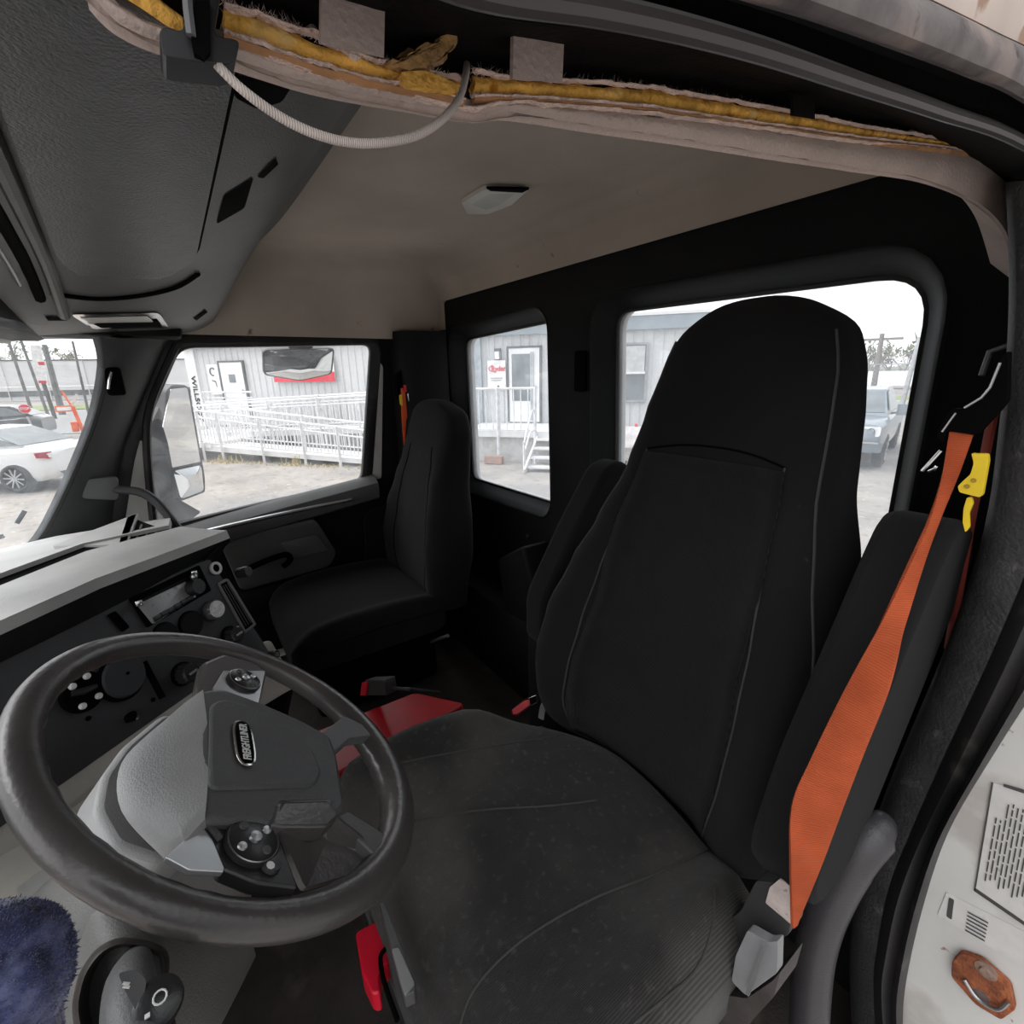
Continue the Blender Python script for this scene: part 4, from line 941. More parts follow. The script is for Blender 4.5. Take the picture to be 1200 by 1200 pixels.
# dressmaker seams laid on the cushion: sewn edge of the ribbed front, centre panel lines
CU = Surf(dcu)
for q in ([(536, 1215), (556, 1160), (610, 1104), (690, 1056), (760, 1028), (805, 1008), (838, 992)], [(454, 897), (520, 884), (600, 871), (660, 861), (702, 852)], [(462, 965), (560, 950), (640, 945), (700, 938)], [(838, 1042), (833, 1090), (815, 1135), (780, 1168), (735, 1205)]):
    obj('seam', CU.line(q, .0016, .0006), m_seam, dcu)
# plinth and suspension base
b = MB().box((.372, .72, .37), (.52, .46, .12), bev=.02); obj('seat_pan', b, m_black, ds)
bb = MB()
for k in range(7): bb.box((.372, .71, .05 + .04 * k), (.46 - .015 * (k % 2), .40 - .015 * (k % 2), .036), bev=.008)
obj('suspension_bellows', bb, m_dark, ds)
# armrests folded up against the back
def armrest(x, nm='armrest'):
    P = [(.30, 1.02), (.385, 1.035), (.42, .99), (.56, .77), (.60, .66), (.56, .60), (.46, .62), (.34, .82), (.26, .96)]
    return obj(nm, MB().prism([V(x - .036, y, z) for y, z in rnd([V(*p, 0) for p in P], .03, 4) for y, z in [(y, z)]] if False else [V(x - .036, q.x, q.y) for q in rnd([V(p[0], p[1], 0) for p in P], .03, 4)], (.072, 0, 0)), m_fabric_b, ds, bev=.012)
ar = armrest(.070)
al = obj('armrest', MB().prism([V(.668, q.x, q.y) for q in rnd([V(a, c, 0) for a, c in [(.12, .93), (.22, 1.00), (.27, .985), (.36, .86), (.46, .70), (.46, .58), (.36, .56), (.18, .80)]], .03, 4)], (.07, 0, 0)), m_fabric_b, ds, bev=.012)
# side hardware by the door
m_hw = mat('seat_side_plastic', (.045, .043, .043), .45, bump=.3, bscale=500)
def hyq(pxs, y, r=.004): return rnd([hy(a, c, y) for a, c in pxs], r, 3)
def side(nm, pxs, y, dep, m, r=.004, bev=.003): return obj(nm, MB().prism(hyq(pxs, y, r), (0, -dep, 0)), m, ds, bev=bev)
side('side_bracket', [(886, 1032), (915, 1036), (928, 1068), (925, 1095), (900, 1108), (870, 1100), (845, 1160), (836, 1170), (834, 1130), (845, 1085), (868, 1068)], .60, .03, m_hw, .006)
side('recline_paddle', [(876, 1090), (900, 1104), (912, 1103), (911, 1140), (874, 1167), (857, 1150), (862, 1120)], .625, .012, mat('paddle_grey', (.30, .30, .31), .4), .004)
b = MB().bar(hy(896, 1108, .632), hy(876, 1165, .632), .003, .004); obj('paddle_ridge', b, m_grey, ds)
side('side_skirt', [(800, 1200), (828, 1178), (842, 1165), (875, 1170), (905, 1150), (915, 1138), (907, 1168), (882, 1195), (860, 1225), (800, 1245)], .62, .05, mat('skirt_scuffed', (.07, .06, .057), .6, noise=(20, .3), bump=.5, bscale=200), .006)
side('air_valve', [(813, 1188), (826, 1182), (836, 1208), (818, 1215)], .628, .01, m_grey, .002, .001)
side('care_tag', [(914, 1030), (930, 1045), (929, 1085), (897, 1058), (902, 1040)], .605, .002, mat('tag_paper', (.55, .47, .44), .8, noise=(90, .15), stain=(120, (.2, .16, .15), .62, .05)), .002, 0)
# red adjusting handle at the cushion front
rl_ = thing('adjuster_lever', 'bright red handle on a grey bracket under the front of the driver seat', 'lever', hz(440, 1130, .42))
P = rnd([hz(a, c, .45) for a, c in [(416, 1092), (444, 1077), (452, 1092), (456, 1125), (444, 1140), (446, 1163), (436, 1165), (424, 1140)]], .006, 3)
obj('grip', MB().prism(P, (0, 0, -.035)), m_redb, rl_, bev=.005)
obj('bracket', MB().prism(rnd([hz(a, c, .53) for a, c in [(444, 1058), (450, 1056), (486, 1150), (486, 1162), (474, 1168), (462, 1120)]], .002, 3), (0, 0, -.02)), m_charcoal, rl_, bev=.002)
obj('bracket_tip', MB().prism(rnd([hz(a, c, .533) for a, c in [(459, 1112), (467, 1110), (486, 1152), (474, 1166)]], .002, 3), (0, 0, -.01)), m_grey, rl_, bev=.001)
obj('wire_bail', MB().tube(spline([hz(452, 1112, .46), hz(446, 1122, .46), hz(450, 1150, .46), hz(466, 1196, .46)], 5), .003, 8), m_dark, rl_)
# grey curved grab bar between seat and doorway
tag(obj('grab_bar', MB().tube(spline([hy(1040, 958, .42), hy(1028, 972, .44), hy(1006, 998, .46), hy(983, 1035, .46), hy(962, 1085, .46), hy(952, 1140, .46), hy(946, 1240, .46)], 6), [.006, .010, .013, .015, .017, .0185, .020] + [.024] * 8 + [.025] * 22, 16), mat('grab_bar_grey', (.055, .052, .056), .33, bump=.3, bscale=400, stain=(14, (.13, .06, .04), .70, .06)), ang=80),
    'thick curved grey plastic bar between driver seat and door seal', 'bar')

# ---- passenger seat
PX = 1.69; PS = Matrix.Translation((PX, -.05, -.02))
ps = thing('seat', 'smaller black cloth seat at the far side by the passenger door', 'seat', (PX, .5, 0))
ptab = [(.33, .25, .40, .14, .02), (.42, .280, .415, .15, .03), (.55, .285, .405, .17, .045), (.68, .270, .385, .16, .04), (.80, .230, .362, .15, .025), (.90, .215, .338, .14, .01), (1.0, .205, .315, .13, .0), (1.06, .185, .30, .115, 0), (1.09, .155, .294, .10, 0), (1.105, .12, .29, .08, 0)]
pb = Back(ptab); pback = obj('backrest', tf(pb.mesh(), PS), m_fabric_b, ps, ang=180)
for s in (-1, 1):
    obj('seam', MB().tube([PS @ pb.front(x * s, z, .001) for x, z in [p[:2] for p in spline([(.13, .36, 0), (.16, .5, 0), (.15, .65, 0), (.13, .8, 0), (.10, .95, 0)], 6)]], .0018, 6), m_dark, pback)
PCx = Matrix.Translation((PX + .0, .33, 0)) @ Matrix.Rotation(0, 4, 'Z')
pcu = obj('cushion', tf(cushion(.275, .56, .37, .02, nose=.02, bolster=.018), PCx), m_fabric_b, ps, ang=180)
b = MB().tube([V(PX - .275, .36, .335), V(PX - .277, .6, .345), V(PX - .27, .84, .325)], .002, 6); obj('seam', b, m_dark, pcu)
b = MB().box((PX, .60, .14), (.46, .46, .22), bev=.02); obj('seat_base', b, m_dark, ps)
obj('armrest', MB().prism(rnd([hx(a, c, 1.965) for a, c in [(428, 680), (428, 604), (434, 597), (470, 586), (480, 680)]], .01, 3), (.03, 0, 0)), m_panel, ps, bev=.004)
b = MB().tube(spline([hy(505, 752, .40), hy(516, 748, .40), hy(525, 745, .40)], 4), .006, 8); obj('recline_lever', b, m_charcoal, ps)

# ================================================================== SEAT BELTS
def webbing(pts, wdir, width, th=.0018):
    """ribbon through centre points with per point half-width vectors"""
    C_ = spline(pts, 8); Wd = spline(wdir, 8); R = []
    for i, (c, w_) in enumerate(zip(C_, Wd)):
        t = (C_[min(i + 1, len(C_) - 1)] - C_[max(i - 1, 0)]).normalized(); n_ = t.cross(w_).normalized() * th
        R.append([c - w_ + n_, c - w_ * .9 + n_ * 1.2, c + w_ * .9 + n_ * 1.2, c + w_ + n_, c + w_ - n_, c - w_ - n_])
    return MB().loft(R)
def belt_from_px(L, ys):
    """L rows: (left px, right px); ys depth of both edges"""
    A = [hy(a[0], a[1], ys[i][0]) for i, (a, c) in enumerate(L)]; B = [hy(c[0], c[1], ys[i][1]) for i, (a, c) in enumerate(L)]
    return [(p + q) / 2 for p, q in zip(A, B)], [(q - p) / 2 for p, q in zip(A, B)]
bt = thing('driver_seat_belt', 'dusty orange seat belt twisting down from the rear post to beside the driver seat', 'seat belt', hy(1130, 500, .40))
L = [((1113, 506), (1141, 508)), ((1103, 560), (1124, 556)), ((1088, 610), (1102, 606)), ((1068, 655), (1083, 656)), ((1028, 738), (1062, 728)), ((984, 822), (1042, 806)), ((950, 890), (1014, 880)), ((928, 943), (988, 945)), ((926, 1010), (962, 1012)), ((928, 1086), (933, 1082))]
ys = [(.40, .40), (.41, .405), (.43, .42), (.46, .445), (.51, .49), (.565, .55), (.60, .58), (.625, .60), (.635, .61), (.62, .615)]
c_, w_ = belt_from_px(L, ys); obj('webbing', webbing(c_, w_, 1), m_belt, bt, ang=60)
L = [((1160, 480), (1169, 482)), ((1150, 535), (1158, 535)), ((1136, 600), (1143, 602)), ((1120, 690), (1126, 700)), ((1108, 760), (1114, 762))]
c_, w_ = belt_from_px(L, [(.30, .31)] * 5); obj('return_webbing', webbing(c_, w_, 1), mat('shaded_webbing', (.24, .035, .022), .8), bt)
Q = lambda pxs, y, r=.003: rnd([hy(a, c, y) for a, c in pxs], r, 3)
obj('guide_loop', MB().prism(Q([(1100, 500), (1115, 478), (1128, 480), (1150, 460), (1172, 420), (1182, 410), (1180, 470), (1170, 482), (1146, 508), (1142, 510), (1110, 505), (1104, 520), (1097, 512)], .405), (0, -.014, 0)), m_dark, bt, bev=.002)
obj('chrome_edge', MB().tube([hy(a, c, .412) for a, c in [(1130, 478), (1150, 466), (1160, 454), (1172, 425)]], .0012, 6), m_steel, bt)
obj('chrome_edge', MB().tube([hy(a, c, .412) for a, c in [(1104, 506), (1114, 492), (1120, 484)]], .001, 6), m_steel, bt)
obj('height_adjuster', MB().tube([hy(a, c, .30) for a, c in [(1150, 440), (1160, 412), (1180, 405), (1190, 408)]], .003, 6), m_charcoal, bt)
ht = thing('coat_hook', 'small bent chrome hook on the rear wall beside the belt guide', 'hook', hy(1085, 550, .2))
obj('hook', MB().tube(spline([hy(a, c, .30) for a, c in [(1081, 552), (1092, 540), (1103, 528)]] , 4), .0022, 8), m_chrome, ht)
obj('tip', MB().tube([hy(a, c, .30) for a, c in [(1088, 553), (1095, 550), (1098, 546)]], .002, 8), m_chrome, ht)
yc = thing('komfort_latch', 'yellow plastic comfort clip hanging on the belt at the right edge', 'clip', hy(1140, 560, .43)); yc.name = 'belt_clip'
obj('clip_body', MB().prism(Q([(1138, 531), (1143, 532), (1157, 532), (1158, 540), (1151, 580), (1148, 583), (1124, 577), (1122, 570), (1128, 564), (1137, 556), (1141, 543)], .425, .002), (0, -.008, 0)), m_yellow, yc, bev=.0015)
obj('clip_tail', MB().prism(Q([(1133, 583), (1138, 583), (1140, 590), (1135, 602), (1136, 618), (1131, 624), (1128, 612), (1129, 596)], .425, .0015), (0, -.005, 0)), m_yellow, yc, bev=.001)
for a, c in ((1133, 570), (1141, 563)): obj('rivet', MB().lathe(hy(a, c, .4265), (0, 1, 0), [(0, 0), (.0022, 0), (.0018, .001), (0, .001)], 10), mat('rivet_brown', (.35, .22, .02), .5), yc)
pbt = thing('passenger_seat_belt', 'short red orange belt and chrome tongue above the far seat', 'seat belt', hx(475, 470, 1.98))
qx = lambda pxs, x, r=.004: rnd([hx(a, c, x) for a, c in pxs], r, 3)
obj('guide', MB().prism(qx([(464, 440), (472, 432), (482, 436), (487, 450), (486, 465), (466, 468)], 1.95), (.03, 0, 0)), m_dark, pbt, bev=.003)
m_orng = mat('red_orange_webbing', (.80, .10, .02), .6)
obj('webbing', MB().prism(qx([(470, 455), (486, 453), (486, 472), (481, 480), (476, 492), (474, 530), (471, 490)], 1.94), (.004, 0, 0)), m_orng, pbt)
obj('red_release', MB().prism(qx([(473, 451), (486, 452), (486, 460), (474, 459)], 1.935), (.006, 0, 0)), m_redb, pbt)
obj('chrome_tongue', MB().prism(qx([(477, 461), (485, 461), (487, 470), (483, 476), (479, 470)], 1.93), (.004, 0, 0)), m_chrome, pbt)
obj('yellow_tag', MB().prism(qx([(468, 463), (471, 462), (472, 476), (469, 474)], 1.935), (.004, 0, 0)), m_yellow, pbt)
# buckles
bk1 = thing('driver_belt_buckle', 'short red and chrome belt buckle poking up behind the driver cushion', 'buckle', hz(612, 835, .5))
def hyb(a, c, y=.45): return hy(a, c, y)
obj('chrome_case', MB().prism(Q([(598, 833), (614, 819), (620, 818), (622, 827), (606, 840), (599, 838)], .50), (0, -.02, 0)), m_chrome, bk1, bev=.002)
obj('red_button', MB().prism(Q([(600, 832), (613, 822), (618, 821), (619, 827), (606, 837), (601, 837)], .503, .002), (0, -.02, 0)), mat('faded_red', (.80, .12, .14), .35), bk1, bev=.001)
tag(obj('belt_anchor', MB().tube(spline([hy(634, 842, .47), hy(637, 828, .46), hy(648, 820, .45)], 5), .010, 8, flat=.4), mat('anchor_grey', (.30, .30, .31), .4), ang=60), 'grey plastic belt anchor strap behind the driver cushion, right of the red buckle', 'anchor')
bk2 = thing('passenger_belt_buckle', 'black belt buckle with red button edge lying beside the red box', 'buckle', hz(440, 806, .38))
obj('case', MB().prism(rnd([hy(a, c, .74) for a, c in [(428, 797), (450, 797), (453, 815), (423, 815)]], .004, 2), (0, -.03, 0)), m_black, bk2, bev=.003)
obj('red_button', MB().prism(rnd([hy(a, c, .745) for a, c in [(424, 800), (430, 799), (428, 815), (422, 815)]], .002, 2), (0, -.02, 0)), m_redb, bk2)
obj('stalk', MB().tube([hy(453, 806, .73), hy(480, 808, .70), hy(515, 812, .60)], .005, 8), m_black, bk2)

# red box between the seats
rbx = thing('red_storage_box', 'scuffed red plastic box on the floor between the two seats', 'box', hz(470, 860, .05))
A_, B_, C_2, D_ = hz(545, 822, .27), hz(520, 812, .27), hz(330, 872, .27), hz(345, 925, .27)
T_ = [hz(546, 822, .27), hz(524, 812, .27), hz(470, 818, .27), hz(385, 850, .27), hz(300, 895, .27), hz(345, 935, .27), hz(420, 888, .27)]
T_ = [hz(546, 824, .27), hz(486, 811, .27), hz(330, 872, .27), hz(360, 925, .27)]
obj('lid', MB().prism(rnd(T_, .02, 4), (0, 0, -.03)), m_red, rbx, bev=.006)
cen = sum(T_, V(0, 0, 0)) / 4
obj('body', MB().loft([[cen + (p - cen) * .95 + V(0, 0, -.03) for p in rnd(T_, .02, 4)], [V((cen + (p - cen) * .90).x, (cen + (p - cen) * .90).y, .0) for p in rnd(T_, .02, 4)]]), m_red, rbx)
# sloping dark panel with scuffs behind, beside the far seat
b = MB().box((.86, .24, .27), (.14, .16, .50), bev=.02); tag(obj('storage_bin', b, m_panel), 'black upright bin against the rear wall between the seats', 'bin')
b = MB().prism(rnd([hy(a, c, .16) for a, c in [(583, 655), (612, 640), (650, 800), (620, 812), (600, 790)]], .02, 3), (0, -.12, 0)); tag(obj('wall_cover', b, m_panel, bev=.01), 'black moulded cover low on the rear wall left of the driver backrest', 'cover')

# ================================================================== LOWER LEFT: stalk and sleeve
stk_ = thing('shift_stalk', 'rounded grey and black multifunction stalk under the steering wheel', 'stalk', V(.5, 1.2, .6))
def r3(px, py, d): return CAM + ray(px, py) * d
zst = [((160, 1122), .70, .010), ((156, 1134), .66, .014), ((152, 1150), .62, .0165), ((153, 1180), .59, .018), ((158, 1215), .57, .019), ((164, 1250), .55, .018)]
obj('stalk_body', MB().tube(spline([r3(*p, d) for p, d, r in zst], 5), [zst[min(i // 5, 4)][2] * (1 - (i % 5) / 5) + zst[min(i // 5 + 1, 5)][2] * (i % 5) / 5 for i in range(26)], 20), m_sp, stk_, ang=80)
obj('dark_window', MB().prism(rnd([r3(a, c, .552) for a, c in [(138, 1140), (158, 1136), (172, 1148), (168, 1172), (160, 1186), (146, 1160)]], .003, 3), ray(150, 1160) * .012), m_knob, stk_)
obj('stalk_symbol', MB().bar(r3(144, 1152, .551), r3(152, 1153, .551), .0012).bar(r3(144, 1156, .551), r3(152, 1157, .551), .0012), m_wmark, stk_)
ck = r3(182, 1180, .55); axk = (CAM - ck).normalized()
obj('turn_knob', MB().lathe(r3(186, 1176, .560), (axk + V(-.1, 0, .55)).normalized(), [(0, -.02), (.013, -.02), (.0155, 0), (.015, .008), (.011, .0105), (0, .011)], 28), m_knob, stk_)
kc = r3(186, 1176, .560); ka = (axk + V(-.1, 0, .55)).normalized(); FK = frame(kc + ka * .0112, ka.orthogonal(), ka.cross(ka.orthogonal()))
obj('knob_symbol', MB().tube([FK @ V(.004 * math.cos(q), .004 * math.sin(q) - .002, 0) for q in [2 * PI * k / 12 for k in range(12)]], .0007, 5, cyc=True), m_wmark, stk_)
obj('knob_symbol', MB().box(FK @ V(0, .008, 0), (.003, .003, .001)), m_wmark, stk_)
# moulded boot round the stalk
bo = thing('stalk_boot', 'dark rounded recess housing around the multifunction stalk', 'housing', r3(145, 1150, .7))
BP = [(86, 1180), (95, 1140), (115, 1112), (140, 1100), (170, 1104), (195, 1114), (197, 1135), (192, 1160), (205, 1200), (200, 1260), (100, 1260)]
def boot(k, d): 
    c = V(148, 1165, 0); return [r3(c.x + (a - c.x) * k, c.y + (e - c.y) * k, d) for a, e in [(p.x, p.y) for p in rnd([V(*p, 0) for p in BP], 14, 3)]]
obj('boot', MB().loft([boot(1.05, .70), boot(1.0, .665), boot(.93, .66), boot(.86, .70), boot(.6, .74)], caps=False), mat('boot_brown_black', (.030, .024, .022), .45), bo, ang=60)
# lower dash / column cover surfaces around it
lc = thing('column_lower_cover', 'large smooth grey moulded cover under the steering column', 'cover', r3(200, 1150, .8))
rows = [[r3(20, 1040, .95), r3(60, 1010, .93), r3(80, 985, .93), r3(110, 950, .98)],
        [r3(30, 1130, .86), r3(78, 1090, .80), r3(100, 1020, .80), r3(150, 980, .9)],
        [r3(60, 1220, .78), r3(100, 1140, .72), r3(150, 1090, .70), r3(220, 1040, .78)],
        [r3(120, 1290, .74), r3(170, 1220, .71), r3(215, 1150, .72), r3(285, 1085, .80)],
        [r3(180, 1330, .80), r3(225, 1260, .78), r3(265, 1190, .80), r3(300, 1120, .88)]]
G = [spline(r, 6) for r in rows]; G = [spline(list(c), 6) for c in zip(*G)]
obj('cover', MB().grid(G, th=.01), m_shr, lc, ang=60)
b = MB().tube([r3(80, 1060, .80), r3(86, 1035, .81), r3(92, 1010, .82)], .004, 8); obj('light_edge', b, m_grey, lc)
# knee pad of dash behind
kp = obj('knee_bolster', MB().grid([[r3(-120, 1060, 1.2), r3(0, 1000, 1.15), r3(110, 925, 1.2)], [r3(-120, 1250, 1.0), r3(10, 1120, 1.0), r3(100, 1000, 1.1)], [r3(-60, 1400, .95), r3(60, 1280, .95), r3(140, 1140, 1.1)]], th=-.02), m_beige, dash)

pe = thing('person', 'person of whom only a fuzzy navy blue fleece sleeve shows at lower left', 'person', r3(20, 1120, .40))
sl = [((-200, 1400), .50, .056), ((-120, 1340), .47, .047), ((-60, 1260), .44, .040), ((-22, 1180), .425, .034), ((0, 1115), .42, .029), ((12, 1080), .42, .020), ((16, 1062), .42, .007)]
b = MB().tube([r3(*p, d) for p, d, r in [sl[0], sl[1]]] , .07, 12) if False else MB()
P = [V(-.42, .98, .98), V(-.36, 1.06, .86), V(-.26, 1.14, .80)] + [r3(*p, d) for p, d, r in sl[2:]]; R_ = [.075, .066, .055] + [r for p, d, r in sl[2:]]
tt = spline([V(*q) for q in P], 6); rr_ = [v.x for v in spline([V(r, 0, 0) for r in R_], 6)]
b.tube(tt, rr_, 40)
for v in b.bm.verts: v.co += v.co.normalized() * 0 + (v.co - CAM).normalized() * mn.noise(v.co * 25) * .004
bmesh.ops.recalc_face_normals(b.bm, faces=b.bm.faces[:])
m_fleece = mat('navy_fleece', (.045, .052, .13), .95, noise=(90, .6), bump=1, bscale=160, sheen=.4, spec=.05, stain=(55, (.13, .145, .27), .50, .15))
slv = obj('sleeve', b, m_fleece, pe, ang=180)
# short curly pile standing off the cloth
rr = random.Random(11); me = slv.data; fz_ = MB(); ps_ = [p for p in me.polygons if p.normal.dot(CAM - p.center) > -.02]
for k in range(22000):
    p = rr.choice(ps_); vs4 = [me.vertices[i].co for i in p.vertices]; f, g = rr.random(), rr.random()
    if len(vs4) != 4: continue
    c = vs4[0].lerp(vs4[1], f).lerp(vs4[3].lerp(vs4[2], f), g); n_ = p.normal; d_ = V(rr.gauss(0, 1), rr.gauss(0, 1), rr.gauss(0, 1)); L_ = rr.uniform(.0005, .0013)
    a = n_.cross(d_).normalized() * .00022; m_ = c + n_ * L_ + d_ * L_ * .25; e = c + n_ * L_ * .9 + d_ * L_ * .75
    v = [fz_.bm.verts.new(q) for q in (c - a, c + a, m_ + a, m_ - a, e)]; fz_.bm.faces.new(v[:4]); fz_.bm.faces.new((v[3], v[2], v[4]))
fo = obj('fleece_pile', fz_, m_fleece, slv); fo['kind'] = 'stuff'

# ================================================================== THE YARD OUTSIDE
GZ = -1.2
ED, EM = V(-.782, -.623, 0).normalized(), V(.623, -.782, 0).normalized()
FE = frame((CAM.x, CAM.y, 0), ED, EM)
def E(s, p, z): return FE @ V(s, p, z)
E3 = FE.to_3x3()
def ebox(b, s0, s1, p0, p1, z0, z1, bev=0): return b.box(E((s0 + s1) / 2, (p0 + p1) / 2, (z0 + z1) / 2), (s1 - s0, p1 - p0, z1 - z0), E3, bev)
def EB(name, m, par, *bx, bev=0):
    b = MB()
    for q in bx: ebox(b, *q)
    return obj(name, b, m, par, bev=bev)
def FP_(s, p, z): return FE @ Matrix.Translation((s, p, z)) @ Matrix.Rotation(PI / 2, 4, 'X')      # text facing the camera
b = MB(); N = 24
gx = [-60, -20, -8, -3, 0, 3, 6, 10, 15, 20, 30, 60, 140, 300]; gy = [-160, -80, -40, -20, -12, -8, -4, 0, 4, 8, 16, 40, 120]
b.grid([[V(x, y, GZ + (.03 * mn.noise(V(x, y, 0)) if abs(x) < 30 else 0)) for x in gx] for y in gy])
structure(obj('ground', b, m_asphalt))
# ---- modular office building
m_cladA = ribbed('pale_grey_cladding', (.62, .625, .63), 'X', 1.0, 0, rough=.5, bump=.0, amt=.0, stain=(2, (.66, .67, .675), .5, .2))
m_band = mat('blue_grey_roof_band', (.30, .345, .38), .5, noise=(3, .1))
m_wht = mat('white_exterior_paint', (.84, .84, .84), .5, noise=(4, .05))
m_alu = mat('pale_aluminium_rail', (.74, .74, .75), .45, .1)
m_dglass = mat('dark_window_pane', (.16, .18, .19), .15, noise=(2, .3))
mb = thing('modular_building', 'long pale corrugated modular office with blue grey roof edge', 'building', E(-8, 15, GZ))
b = MB(); row0, row1 = [], []
s = -17.55; k = 0
while s < .9:
    for ds_, dp in ((0, 0), (.13, 0), (.16, .025), (.25, .025)):
        row0.append(E(s + ds_, 14.9 + dp, -.55)); row1.append(E(s + ds_, 14.9 + dp, 2.32))
    s += .28
b.grid([row0, row1], th=.02); obj('corrugated_wall', b, m_cladA, mb, ang=10)
EB('end_wall', m_cladA, mb, (-17.6, .95, 15.0, 24, -.6, 2.3))
EB('roof_band', m_band, mb, (-17.7, 1.0, 14.72, 15.1, 2.30, 2.66)); EB('roof', m_wht, mb, (-17.8, 1.1, 14.7, 24.2, 2.66, 2.74))
EB('skirting', mat('skirt_grey', (.36, .36, .36), .7), mb, (-17.5, .9, 14.98, 15.1, GZ, -.52))
EB('corner_trim', m_wht, mb, (-17.68, -17.2, 14.82, 15.0, -.6, 2.32)); EB('seam_post', mat('post_grey', (.36, .40, .43), .6), mb, (-5.95, -5.50, 14.75, 14.95, -1.1, 2.55))
def door(s0, s1, z0, z1, gl, nm='door'):
    t = EB(nm, m_wht, mb, (s0, s1, 14.80, 14.90, z0, z1)); f = .06
    EB('door_frame', m_charcoal, t, (s0 - f, s0, 14.78, 14.92, z0, z1 + f), (s1, s1 + f, 14.78, 14.92, z0, z1 + f), (s0 - f, s1 + f, 14.78, 14.92, z1, z1 + f))
    EB('pane', m_dglass, t, (*gl[:2], 14.785, 14.80, *gl[2:])); EB('handle', m_steel, t, (s1 - .16, s1 - .10, 14.75, 14.79, z0 + .95, z0 + 1.1))
door(-16.02, -14.95, -.30, 1.78, (-15.65, -15.35, 1.05, 1.35)); door(-4.60, -3.62, -.30, 1.92, (-4.50, -3.92, .35, 1.75))
EB('gable_panel', mat('door_screen', (.40, .42, .43), .3), mb, (-3.90, -3.80, 14.76, 14.80, -.25, 1.80))
def win(s0, s1, z0, z1):
    t = EB('window', m_dglass, mb, (s0, s1, 14.84, 14.88, z0, z1)); f = .06
    EB('window_frame', mat('win_frame', (.30, .31, .32), .5), t, (s0 - f, s0, 14.8, 14.9, z0 - f, z1 + f), (s1, s1 + f, 14.8, 14.9, z0 - f, z1 + f), (s0, s1, 14.8, 14.9, z1, z1 + f), (s0, s1, 14.8, 14.9, z0 - f, z0))
    EB('blind', mat('blind', (.55, .55, .55), .6), t, (s0 + .03, s1 - .03, 14.81, 14.84, (z0 + z1) / 2, z1 - .03)); EB('sash_bar', m_wht, t, (s0, s1, 14.80, 14.84, (z0 + z1) / 2 - .03, (z0 + z1) / 2 + .03))
win(-1.15, -.50, .36, 1.90)
obj('corner_lettering', text('WILLSCOT', .30, FE @ Matrix.Translation((-17.42, 14.80, .45)) @ Matrix.Rotation(PI / 2, 4, 'X') @ Matrix.Rotation(-PI / 2, 4, 'Z'), .01, width=1.75, bold=.004), m_dark, mb)
# signs and lamps on the wall
def sign(label, s0, s1, z0, z1, m, p=14.78):
    t = thing('wall_sign', label, 'sign', E((s0 + s1) / 2, p, z0)); EB('board', m, t, (s0, s1, p, p + .03, z0, z1)); return t
m_sgn = mat('sign_white', (.9, .89, .88), .4); m_rsgn = mat('sign_red', (.72, .03, .06), .4)
t = sign('white notice board left of the office door beyond the ramp, seen through the passenger window', -16.62, -16.10, .62, 1.72, m_sgn)
obj('emblem', MB().tube([E(-16.36 + .12 * math.cos(q), 14.765, 1.46 + .14 * math.sin(q)) for q in [.6 + 4.4 * k / 14 for k in range(15)]], .025, 6), m_charcoal, t)
obj('text_lines', MB().bar(E(-16.45, 14.77, 1.14), E(-16.3, 14.77, 1.10), .02, .04).bar(E(-16.3, 14.77, 1.10), E(-16.28, 14.77, .9), .02, .03), m_charcoal, t)
t = sign('long white sign with a red lower stripe on the office wall behind the round mirror', -13.55, -10.95, 1.06, 1.90, m_sgn); EB('red_stripe', m_rsgn, t, (-13.55, -10.95, 14.76, 14.78, 1.04, 1.36))
t = sign('white RYDER sign board beside the office door seen through the small back window', -5.30, -4.70, .72, 1.58, m_sgn)
obj('lettering', text('Ryder', .22, FP_(-4.93, 14.76, 1.33), .008, width=.46, bold=.004), m_rsgn, t); obj('swoosh', MB().tube(spline([E(-5.12, 14.76, 1.44), E(-5.24, 14.76, 1.36), E(-5.20, 14.76, 1.28), E(-5.05, 14.76, 1.24)], 5), .012, 6), m_rsgn, t)
obj('text_lines', MB().bar(E(-5.2, 14.77, 1.05), E(-4.8, 14.77, 1.05), .01, .015).bar(E(-5.2, 14.77, .98), E(-4.85, 14.77, .98), .01, .015).bar(E(-4.98, 14.77, .80), E(-4.92, 14.77, .80), .01, .06), m_charcoal, t)
t = thing('wall_lamp', 'small box lamp above the white sign by the office door', 'lamp', E(-4.95, 14.8, 1.62)); EB('bracket', m_charcoal, t, (-5.06, -4.86, 14.78, 14.9, 1.84, 1.93)); EB('shade', m_sgn, t, (-5.03, -4.89, 14.72, 14.86, 1.62, 1.84)); EB('body', m_grey, t, (-5.07, -4.85, 14.80, 14.9, 1.60, 1.88))

